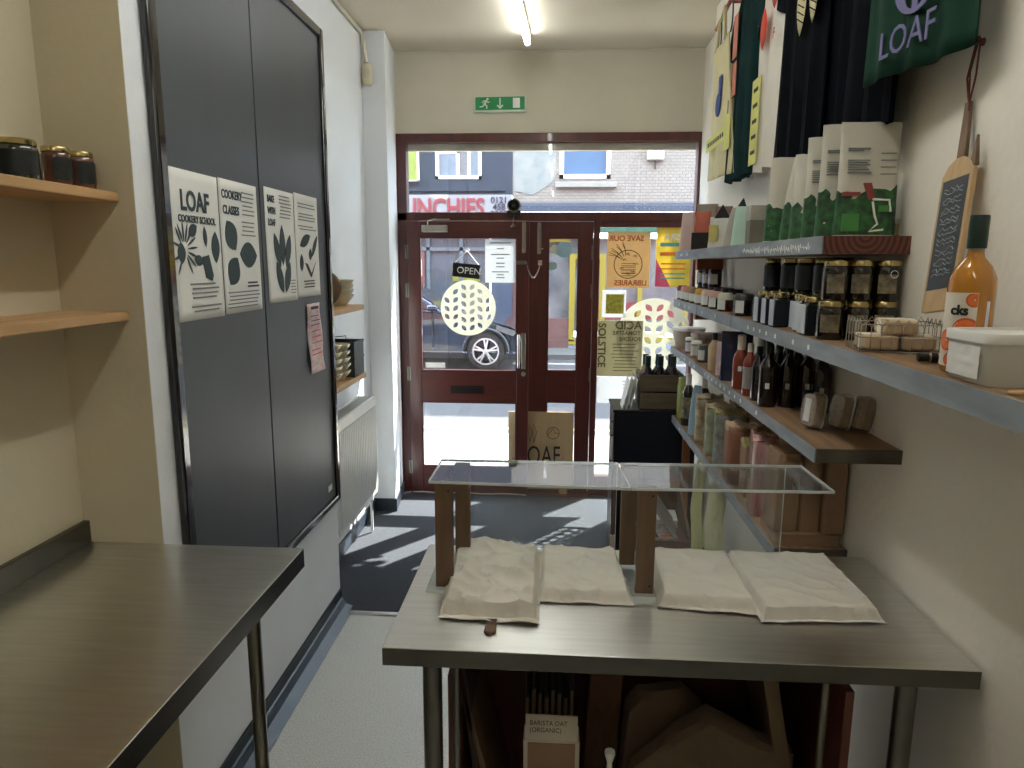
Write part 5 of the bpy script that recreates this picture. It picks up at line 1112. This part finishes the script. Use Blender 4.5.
# ============================================================ CLOTHES ON THE RIGHT WALL
def garment(name, label, cat, yc, w_, ztop, zbot, x, m_, sleeve=.16, seed=1, flare=.06, depth=.024, group=None, slant=0, sleeves=True, neck=True, hem=0):
    """garment hung flat against the wall: runs along y, faces -x"""
    t = T(name, label, cat, (x, yc, zbot), group=group)
    H_ = ztop-zbot
    def ring(tt):
        # shoulders taper at the top
        s_ = 1.0 if tt < .90 else 1-.62*((tt-.90)/.10)
        hw = w_/2*s_*(1+flare*(1-tt)); out = []
        for i in range(48):
            a = 2*math.pi*i/48; c, sn = math.cos(a), math.sin(a); u = math.copysign(abs(c)**.8, c)
            fold = .010*math.sin(u*9+seed*2+tt*1.2)*(1-tt*.6)+.006*math.sin(u*19+seed)*(1-tt)
            out.append((depth*.5*math.copysign(abs(sn)**.6, sn)+fold*(1 if sn < 0 else .6)+slant*tt, hw*u, H_*tt+(hem*math.sin(u*8+seed) if tt == 0 else 0)))
        return out
    t.part('body', G().loft([ring(k/16) for k in range(17)]), m_)
    if sleeves:
        for sg in (-1, 1):
            p0 = Vector((slant, sg*w_*.43, H_*.93)); p1 = Vector((slant, sg*(w_*.5+sleeve*.22), H_*.93-sleeve*.95)); d_ = (p1-p0).normalized(); up = Vector((1, 0, 0)); sd = d_.cross(up)
            rs_ = []
            for k in range(6):
                q = p0+(p1-p0)*k/5; hw = .085-.0*k
                rs_.append([q+sd*hw*math.cos(a)+up*(.013+.003*math.sin(3*a+k))*math.sin(a) for a in [2*math.pi*i/20 for i in range(20)]])
            t.part('sleeve', G().loft(rs_), m_)
    if neck: t.part('collar', G().tube([(slant+.010*math.sin(a)-.004, .075*math.cos(a), H_*.975+.010*math.sin(a)) for a in [2*math.pi*i/24 for i in range(24)]], .006, 6, closed=True), m_)
    return t
# cream tote
t = T('canvas_tote', 'cream canvas tote bag hanging nearest the window', 'tote bag', (.80, 3.62, 2.14), rz=R(0))
t.part('bag', G().grid(20, 24, lambda u, v: (-.03*u+.008*math.sin(u*8+v*3)*(1-v*.5), .30-.66*u*(1-.28*v), .0-.035*u+.64*v)), CANVAS, sol=.006)
t.part('pocket_panel', G().box(-.022, -.016, -.27, .02, -.02, .30), CANVAS, label='small flat folded tote pinned on the front')
t.part('handle', G().tube([(-.01, .20, .62), (-.012, .15, .72), (-.014, .03, .78), (-.018, -.02, .62)], .009, 6), CANVAS)
g = G(); g.lathe([(0, 0), (.055, 0), (.055, .002), (0, .002)], n=24); g.xf(Matrix.Translation((-.026, .02, .33)) @ Matrix.Rotation(R(-90), 4, 'Y')); t.part('printed_badge', g, mat('royal_blue_print', (44, 66, 130), .7), label='blue round print')
t.part('printed_badge', G().box(-.026, -.024, -.03, .03, .36, .46), MATS['royal_blue_print'], label='blue block print')
g = G()
for k_ in range(9): g.box(-.0275, -.0262, .19-.045*k_, .215-.045*k_, .158, .178)
t.part('ribbon_print', g, BLACKI)
t.part('yellow_ribbon', G().box(-.026, -.0245, -.30, .26, .135, .20), YELLOWC)
tg = T('swing_tag', 'pale yellow card tag hanging on the front of the green shirt', 'tag', (.768, 3.40, 2.30)); tg.part('card', G().box(-.001, .001, -.06, .06, -.08, .08), YELLOWC); tg.part('string', G().tube([(0, 0, .08), (.002, .01, .14)], .002, 5), ROPE)
# green tee
t = garment('green_tshirt', 'bottle green t-shirt hanging second from the window', 't-shirt', 3.25, .40, 2.83, 2.075, .800, GREENC, seed=2, depth=.04, hem=.004, flare=-.05)
t.part('print_block', G().box(-.036, -.034, .03, .10, .52, .70).box(-.036, -.034, .02, .08, .36, .50), mat('salmon_print', (206, 128, 104), .8))
t = garment('white_tshirt', 'white t-shirt with orange-red leaf prints', 't-shirt', 2.865, .37, 2.80, 2.065, .805, WHITEC, sleeve=.10, seed=3, depth=.026, hem=.006, flare=0)
for cy, cz, h_, w_ in ((.03, .52, .155, .085), (-.10, .62, .14, .085)):
    g = G(); pts = leaf(0, 0, R(90), h_, w_)
    g.bm.faces.new([g.bm.verts.new((-.034, cy-p[0], cz+p[1])) for p in pts]); t.part('leaf_print', g, REDP, sol=.001)
t.text('F', .05, (-.032, -.09, .45), (0, -1, 0), UP, REDP, ext=.001)
tg = T('paper_price_strip', 'long pale yellow card strip with black print hanging by the white t-shirt', 'tag', (.782, 2.985, 2.10)); tg.part('card', G().box(-.0015, .0015, -.055, .055, 0, .33), YELLOWC)
g = G()
for k in range(5): g.box(-.0026, -.0015, -.03, .03, .04+.06*k, .055+.06*k)
tg.part('print_lines', g, BLACKI)
for i, (yc, w_, zb, x, lab) in enumerate(((2.49, .42, 2.010, .795, 'black t-shirt with cream leaf print, nearest the white t-shirt'), (2.19, .40, 2.000, .832, 'black t-shirt, middle of the three black garments'), (1.985, .34, 2.045, .800, 'black t-shirt nearest the camera, mostly behind the green flag'))):
    t = garment('black_tshirt', lab, 't-shirt', yc, w_, 2.80, zb, x, BLACKC, seed=5+i, depth=.028, group='black t-shirts on the right wall', hem=.006, flare=.02)
    if i == 0:
        for cy, h_ in ((-.06, .20), (-.17, .19)):
            g = G(); pts = leaf(0, 0, R(90), h_, .085 if cy > -.1 else .075); g.bm.faces.new([g.bm.verts.new((-.034, cy-p[0], .51+p[1])) for p in pts]); t.part('leaf_print', g, CANVAS, sol=.001)
            g = G()
            for k in range(6): g.tube([(-.0355, cy-.03, .44+.022*k), (-.0355, cy+.03, .47+.022*k)], .0018, 4)
            t.part('leaf_veins', g, BLACKC)
# flag
t = T('green_flag', 'dark green LOAF flag hanging on the right wall over the black shirts', 'flag', (.752, 1.675, 2.130))
t.part('cloth', G().grid(30, 16, lambda u, v: (-.012+.07*u+.008*math.sin(u*22+v*1.5)*(1-.4*v), .175-.345*u, -.002+.004*math.sin(u*7)+.56*v)), FLAGC, sol=.003)
sp_r = Vector((.07, -.415, 0)).normalized()
t.text('LOAF', .085, (-.012+.07*.2-.014, .175-.345*.2, .040), sp_r, UP, LILAC, ext=.001, sx=.92)
c0 = Vector((-.012+.07*.52-.014, .175-.345*.52, .185)); rr_ = .075
me = shape_mesh('printed_emblem', [[(rr_*math.cos(2*math.pi*i/40), rr_*math.sin(2*math.pi*i/40)) for i in range(40)]]+[leaf(sx_*.022, dy, R(90)-sx_*R(32), .044, .020) for sx_ in (-1, 1) for dy in (-.045, -.012, .022)]+[leaf(sx_*.050, dy, R(90)-sx_*R(30), .036, .015) for sx_ in (-1, 1) for dy in (-.012, .020)], .001)
M = Matrix((sp_r, Vector(UP), sp_r.cross(Vector(UP)))).transposed().to_4x4(); M.translation = c0; me.transform(M); me.materials.append(LILAC); o = bpy.data.objects.new('printed_emblem', me); COL.objects.link(o); o.parent = t.o
t = T('coat_hanger', 'copper-coloured wire hanger with two hooks above the cream tote', 'hanger', (.80, 3.64, 2.87))
t.part('bar', G().tube([(0, .25, .02), (0, -.30, .10)], .010, 8), mat('copper_wire', (170, 96, 80), .3, .6))
for yy, zz in ((.10, .04), (-.12, .07)): t.part('s_hook', G().tube([(-.01, yy+.02*math.cos(a), zz-.03+.04*math.sin(a)-.012*k) for k, a in enumerate([k*.6 for k in range(10)])], .0035, 6), BLACK)
t.part('wall_peg', G().cyl((WX-.80, -.02, .06), (0, -.02, .06), .007), MATS['copper_wire'])

# ============================================================ OUTSIDE
struct('pavement', G().box(-14, 12, 5.14, 6.75, -.10, -.02), speckle('speckled_pale_paving', (176, 172, 164), (120, 118, 112), 26, .8, .42), 'sunlit speckled pavement outside the door')
struct('kerb', G().box(-14, 12, 6.75, 6.90, -.16, -.022), mat('kerb_stone', (150, 150, 148), .8), bev=.01)
struct('road', G().box(-14, 12, 6.90, 12.9, -.2, -.06), speckle('asphalt', (63, 63, 66), (50, 52, 55), 40, .85, .45))
struct('far_pavement', G().box(-14, 12, 12.9, 14.0, -.2, .03), mat('far_paving', (75, 75, 75), .85))
YLN = mat('worn_yellow_line_paint', (196, 180, 120), .8, var=.2, scale=30)
for y, s_ in ((7.00, 'nearer the kerb'), (7.28, 'further from the kerb')): props(finish('yellow_road_line', G().box(-14, 12, y, y+.08, -.06, -.057), YLN), 'worn yellow road line, the one '+s_, 'road marking', 'double yellow lines')
struct('wall_outside', G().box(-14, -1.3, 5.0, 5.3, 0, 6.5).box(1.02, 12, 5.0, 5.3, 0, 6.5).box(-1.4, 1.1, 5.2, 5.45, 2.66, 6.5), mat('outer_brick', (120, 70, 56), .85))
t = T('sun_block_box', 'unseen box added over the shop front to block the sun', 'sun blocker', (0, 5.5, 2.66), world=True); t.part('box', G().prism([(5.452, 2.68), (5.72, 2.90), (5.72, 3.3), (5.452, 3.3)], 'x', -1.6, 1.4), mat('sun_block_green', (30, 60, 50), .5)); t.part('trim_strip', G().box(-1.6, 1.4, 5.72, 5.74, 2.90, 2.95), WHITE)  # unseen box, added and shaped to stop sun coming through the transom
# takeaway opposite
BY = 14.0
NVY = mat('navy_painted_wall', (29, 37, 51), .8, var=.06, scale=3)
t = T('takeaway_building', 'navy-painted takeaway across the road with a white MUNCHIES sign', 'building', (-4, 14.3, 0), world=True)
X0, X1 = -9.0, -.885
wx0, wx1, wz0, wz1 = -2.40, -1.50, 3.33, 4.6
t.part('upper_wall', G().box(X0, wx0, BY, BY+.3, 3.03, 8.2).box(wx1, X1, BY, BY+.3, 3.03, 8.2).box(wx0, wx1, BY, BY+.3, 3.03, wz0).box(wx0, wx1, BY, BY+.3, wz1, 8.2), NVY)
fr_ = t.part('window_frame', G().box(wx0, wx0+.06, BY-.02, BY+.1, wz0, wz1).box(wx1-.06, wx1, BY-.02, BY+.1, wz0, wz1).box(wx0, wx1, BY-.02, BY+.1, wz0, wz0+.06).box(wx0, wx1, BY-.02, BY+.1, wz1-.06, wz1), WHITE)
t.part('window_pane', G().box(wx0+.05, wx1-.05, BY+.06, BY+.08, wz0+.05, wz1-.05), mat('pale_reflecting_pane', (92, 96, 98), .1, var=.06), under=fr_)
t.part('net_curtain', G().box(wx0+.08, wx0+.44, BY+.05, BY+.06, wz0+.06, wz0+.46), mat('dim_pane', (92, 104, 114), .3), under=fr_); t.part('inner_bar', G().box(wx0+.40, wx0+.46, BY+.045, BY+.06, wz0+.06, wz0+.56).box(wx0+.06, wx0+.46, BY+.045, BY+.06, wz0+.48, wz0+.54).box(wx1-.28, wx1-.22, BY+.045, BY+.06, wz0+.06, wz0+.6).box(wx1-.28, wx1-.06, BY+.045, BY+.06, wz0+.56, wz0+.62), WHITE, under=fr_)
t.part('inner_pane', G().box(wx1-.22, wx1-.06, BY+.05, BY+.06, wz0+.06, wz0+.56), MATS['dim_pane'], under=fr_)
t.part('string_course', G().box(X0, X1-.15, BY-.05, BY, 3.10, 3.15), NVY)
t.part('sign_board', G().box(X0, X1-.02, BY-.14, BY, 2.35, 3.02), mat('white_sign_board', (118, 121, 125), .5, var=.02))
t.part('grey_patch', G().prism([(-2.52, 3.02), (-2.15, 3.02), (-2.15, 2.93), (-2.36, 2.93)], 'y', BY-.146, BY-.139), mat('grey_patch', (164, 160, 150), .8))
RI = mat('red_pink_sign_letters', (113, 38, 47), .5, var=.1, scale=5); BI = mat('blue_sign_numerals', (14, 24, 56), .5)
t.text('MUNCHIES', .50, (-1.42, BY-.155, 2.60), (1, 0, 0), UP, RI, align='RIGHT', ext=.008, bold=.014, sx=.78, name='sign_lettering')
for i, wd in enumerate(('0121', '458', '2050')): t.text(wd, .165, (-1.14, BY-.155, 2.862-.130*i), (1, 0, 0), UP, BI, align='CENTER', ext=.004, bold=.002, name='phone_number')
t.part('shop_window', G().box(X0, -1.3, BY+.12, BY+.14, .5, 2.35), mat('dark_shop_glass', (66, 76, 86), .15, var=.25, scale=1.5))
t.part('stall_riser', G().box(X0, -1.3, BY+.06, BY+.16, 0, .5), mat('riser_tiles', (74, 60, 60), .5))
g = G()
for x in (-2.62, -1.95, -4.2, -5.5): g.box(x, x+.07, BY+.05, BY+.12, 0, 2.35)
g.box(X0, -1.3, BY+.05, BY+.12, 1.95, 2.02); g.box(X0, -1.3, BY+.05, BY+.12, .48, .56)
t.part('mullions', g, mat('blue_grey_frame', (75, 86, 96), .5))
t.part('door_panel', G().box(-2.95, -2.66, BY+.08, BY+.115, 1.0, 1.95), mat('red_brown_door', (96, 62, 62), .5)); t.part('door_notice', G().box(-2.88, -2.72, BY+.07, BY+.079, 1.45, 1.78), PAPER)
t.part('yellow_menu', G().box(-2.10, -1.55, BY+.08, BY+.115, 1.35, 1.62), mat('yellow_green_menu', (108, 110, 35), .6))
t.part('blind_panel', G().box(-1.86, -1.45, BY+.08, BY+.115, .6, 1.32), mat('beige_panel', (102, 96, 87), .7))
t.part('pilaster', G().box(-1.3, -.885, BY-.05, BY+.2, 0, 2.35), mat('blue_pilaster', (42, 56, 77), .6)); t.part('white_trim', G().box(-1.34, -1.30, BY-.06, BY+.1, 0, 2.35), WHITE)
t = T('lime_sign', 'lime green projecting sign at the left of the takeaway wall', 'sign', (-2.9, BY-.1, 3.3), world=True); t.part('box', G().box(-3.10, -2.74, BY-.16, BY-.001, 3.30, 4.4), mat('lime_sign_face', (104, 118, 42), .5)); t.part('frame', G().box(-3.12, -2.72, BY-.15, BY-.01, 3.28, 3.30).box(-2.74, -2.72, BY-.15, BY-.01, 3.28, 4.4), WHITE)
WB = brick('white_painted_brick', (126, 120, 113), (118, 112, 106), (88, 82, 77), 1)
t = T('white_brick_building', 'white-painted brick building across the road with a green fascia', 'building', (3, 14.3, 0), world=True)
X0, X1 = -.885, 9
a, b, c, d = .02, 1.00, 3.33, 4.6
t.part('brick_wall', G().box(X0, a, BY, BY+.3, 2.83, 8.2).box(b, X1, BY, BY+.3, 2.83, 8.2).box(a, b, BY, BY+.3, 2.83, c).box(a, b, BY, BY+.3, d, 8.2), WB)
t.part('peeling_render', G().prism([(-.86, 3.1), (-.5, 3.02), (-.2, 3.2), (-.05, 3.35), (-.05, 4.3), (-.86, 4.3)], 'y', BY-.012, BY), mat('peeled_render', (122, 124, 119), .85, scale=5, rgb2=(98, 105, 106)))
fr_ = t.part('window_frame', G().box(a, a+.08, BY-.02, BY+.1, c, d).box(b-.08, b, BY-.02, BY+.1, c, d).box(a, b, BY-.02, BY+.1, c, c+.08).box(a, b, BY-.02, BY+.1, d-.08, d), WHITE)
t.part('window_pane', G().box(a+.07, b-.07, BY+.06, BY+.08, c+.07, d-.07), mat('light_blue_blind', (58, 85, 113), .35, var=.08, scale=4, stretch=(12, 1, .2)), under=fr_)
t.part('window_sill', G().box(a-.08, b+.12, BY-.10, BY+.02, c-.17, c-.07), mat('white_sill', (122, 121, 116), .6), bev=.01)
t.part('lead_flashing', G().prism([(BY, 2.88), (BY-.30, 2.80), (BY-.30, 2.69), (BY, 2.69)], 'x', -.80, X1), mat('blue_grey_fascia', (46, 54, 69), .6, var=.1))
t.part('white_trim', G().box(-.80, X1, BY-.31, BY, 2.655, 2.69), WHITE)
t.part('green_fascia', G().box(-.885, X1, BY-.2, BY, 2.30, 2.655), mat('sea_green_fascia', (35, 79, 64), .5, var=.08))
YF_ = mat('yellow_shop_frame', (124, 112, 28), .45, var=.04)
g = G(); g.box(.25, .36, BY-.02, BY+.1, .17, 1.90); g.box(.85, .96, BY-.02, BY+.1, .17, 1.90); g.box(.36, .85, BY-.02, BY+.1, 1.80, 1.90); g.box(.25, .96, BY-.02, BY+.1, .10, .20)
g.box(.96, X1, BY-.02, BY+.1, .17, .27)
for x in (1.60, 2.5, 3.4): g.box(x, x+.09, BY-.02, BY+.1, .17, 1.90)
g.box(-.42, .25, BY-.02, BY+.1, 2.13, 2.20); t.part('shop_frame', g, YF_, label='yellow shopfront frame')
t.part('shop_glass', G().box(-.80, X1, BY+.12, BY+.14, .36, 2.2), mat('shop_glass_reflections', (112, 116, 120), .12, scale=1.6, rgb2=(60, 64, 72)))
t.part('brick_pier', G().box(-.885, -.42, BY-.01, BY+.2, 0, 2.3), mat('orange_red_brick_pier', (86, 58, 56), .8)); t.part('brick_pier', G().box(-.885, .25, BY+.0, BY+.2, 0, .62), MATS['orange_red_brick_pier'])
t.part('stall_riser', G().box(.25, X1, BY, BY+.16, 0, .25), mat('blue_grey_riser', (108, 120, 138), .6))
t.part('red_stickers', G().box(.72, 2.6, BY+.10, BY+.118, .62, .95), mat('red_window_band', (113, 32, 42), .6))
t.part('blue_poster', G().box(-.38, -.1, BY+.10, BY+.118, 1.2, 1.7), mat('grey_blue_poster', (57, 69, 81), .6))
t = T('alarm_box', 'grey alarm box on the white brick wall across the road', 'alarm box', (1.84, BY-.1, 3.65), world=True); t.part('box', G().box(1.68, 2.00, BY-.12, BY-.001, 3.66, 3.87), mat('alarm_box_grey', (168, 168, 168), .5), bev=.02); t.part('label_strip', G().box(1.72, 1.96, BY-.125, BY-.12, 3.74, 3.80), WHITE); t.part('cable', G().tube([(1.84, BY-.02, 3.66), (1.85, BY-.02, 3.50)], .012, 6), BLACK)
# parked car
CB = mat('dark_blue_car_paint', (22, 40, 64), .18, .3, var=.05, coat=1)
t = T('parked_car', 'dark blue hatchback parked across the road, nose to the right', 'car', (-2.6, 12.2, -.06), world=True)
FX, gy, ya, yb = -.56, -.06, 11.45, 13.1
prof = [(-.58, .22), (-.56, .46), (-.60, .60), (-.75, .68), (-1.15, .79), (-1.62, .865), (-1.88, .90), (-2.16, .92), (-4.45, .95), (-4.58, .90), (-4.64, .55), (-4.60, .22)]
def carc(pr, k):  # lower body rings across width
    return pr
rings_ = []
for yy, k in ((ya+.03, .97), (ya, .99), (ya-.02, 1), (yb+.02, 1), (yb, .99), (yb-.03, .97)):
    rings_.append([(-2.6+(x+2.6)*k, yy, .55+(z-.55)*(.98 if k < 1 else 1)) for x, z in prof])
t.part('body', G().loft(rings_), CB, bev=.02)
roof = [(-1.88, .89), (-2.10, 1.06), (-2.62, 1.36), (-3.1, 1.42), (-3.9, 1.38), (-4.38, 1.12), (-4.5, .93)]
g = G(); rings_ = []
for yy, k in ((ya+.04, 0), (ya+.16, 1), (yb-.16, 1), (yb-.04, 0)): rings_.append([(x, yy, z if k else .90+(z-.9)*.35) for x, z in roof])
g = G().loft([[(x, ya+.02+.20*max(0, z-.9)/.5, z) for x, z in roof], [(x, yb-.02-.20*max(0, z-.9)/.5, z) for x, z in roof]]); t.part('cabin', g, CB, bev=.02)
CG = mat('car_glass', (24, 34, 42), .06, var=.1, coat=.6)
def sidewin(pts): return G().loft([[(x, ya+.012+.20*max(0, z-.9)/.5+off, z) for x, z in pts] for off in (0, .02)])
t.part('side_window', sidewin([(-2.02, .95), (-2.22, 1.08), (-2.66, 1.32), (-3.0, 1.36), (-3.0, .95)]), CG); t.part('side_window', sidewin([(-3.06, .95), (-3.06, 1.36), (-3.85, 1.33), (-4.2, 1.1), (-4.2, .98)]), CG)
t.part('windscreen', G().loft([[(-1.90, yy, .915), (-2.10, yy, 1.075), (-2.60, yy, 1.365), (-2.61, yy, 1.34), (-2.1, yy, 1.05), (-1.92, yy, .90)] for yy in (ya+.16, yb-.16)]), CG)
t.part('door_line', G().box(-2.06, -2.045, ya-.024, ya-.01, .32, .93).box(-3.03, -3.015, ya-.024, ya-.01, .32, .93), BLACK)
t.part('mirror', G().box(-2.12, -1.95, ya-.16, ya-.02, .93, 1.03), CB, bev=.03)
t.part('headlamp', G().prism([(-.64, .60), (-.98, .70), (-1.0, .62), (-.70, .52)], 'y', ya-.026, ya+.02), mat('dim_headlamp', (80, 86, 92), .2))
t.part('sill', G().box(-3.3, -1.55, ya-.01, ya+.05, .14, .24), BLACK)
for wx in (-1.16, -3.72):
    cz = .262; wl = t.part('tyre', G().lathe([(.19, -.09), (.285, -.10), (.315, -.085), (.322, 0), (.315, .085), (.285, .10), (.19, .09)], n=40).xf(Matrix.Translation((wx, ya+.075, cz)) @ Matrix.Rotation(R(90), 4, 'X')), mat('tyre_rubber', (24, 24, 26), .8))
    t.part('wheel_arch', G().tube([(wx+.37*math.cos(a), ya-.018, cz+.37*math.sin(a)) for a in [math.pi*k/16 for k in range(17)]], .03, 6), BLACK)
    g = G(); g.lathe([(.20, -.02), (.225, -.02), (.225, .06), (.20, .06)], n=40); g.lathe([(0, .05), (.05, .05), (.05, .065), (0, .07)], n=20)
    for k in range(5):
        a = 2*math.pi*k/5+.3
        for da in (-.16, .16):
            p0 = Vector((.04*math.cos(a), .04*math.sin(a), .052)); p1 = Vector((.21*math.cos(a+da), .21*math.sin(a+da), .045)); d_ = (p1-p0); L_ = d_.length; d_.normalize(); g.obox((p0+p1)/2, d_*L_/2, d_.cross(Vector((0, 0, 1)))*.014, Vector((0, 0, .010)))
    g.xf(Matrix.Translation((wx, ya+.02, cz)) @ Matrix.Rotation(R(90), 4, 'X'))
    t.part('alloy_rim', g, mat('alloy_silver', (196, 198, 200), .25, .6), under=wl)
# folded pavement board standing just inside the narrow leaf
t = T('loaf_pavement_board', 'pale wooden LOAF board propped between the two door leaves', 'sign board', (-.10, 4.984, 0), rot=(0, 0, 0))
t.part('panel', G().box(-.240, .240, -.0, .012, .045, .632), mat('pale_plywood', (168, 142, 106), .6, var=.1, scale=4, stretch=(6, 6, 1)), bev=.002)
t.part('foot', G().box(.14, .20, -.002, .012, .008, .05), MATS['pale_plywood']); t.part('foot', G().box(-.20, -.14, -.002, .012, .008, .05), MATS['pale_plywood'])
t.text('LOAF', .205, (-.165, -.0012, .235), (1, 0, 0), UP, BLACKI, ext=.0006, sx=.62)
g = G(); g.tube([(.09+.045*math.cos(a), -.001, .475+.045*math.sin(a)) for a in [2*math.pi*k/20 for k in range(20)]], .0022, 5, closed=True); g.tube([(.05, -.001, .46), (.09, -.001, .51), (.10, -.001, .48), (.13, -.001, .47)], .0022, 5)
g.tube([(.08, -.001, .20), (.17, -.001, .29), (.22, -.001, .21), (.08, -.001, .20)], .0022, 5)
for k in range(3): g.tube([(-.11+.03*k, -.001, .40), (-.10+.035*k, -.001, .48), (-.115+.03*k, -.001, .54), (-.12+.03*k, -.001, .47), (-.11+.03*k, -.001, .40)], .002, 5)
g.tube([(-.21, -.001, .22), (-.17, -.001, .25), (-.21, -.001, .28)], .003, 5)
t.part('drawings', g, DK)
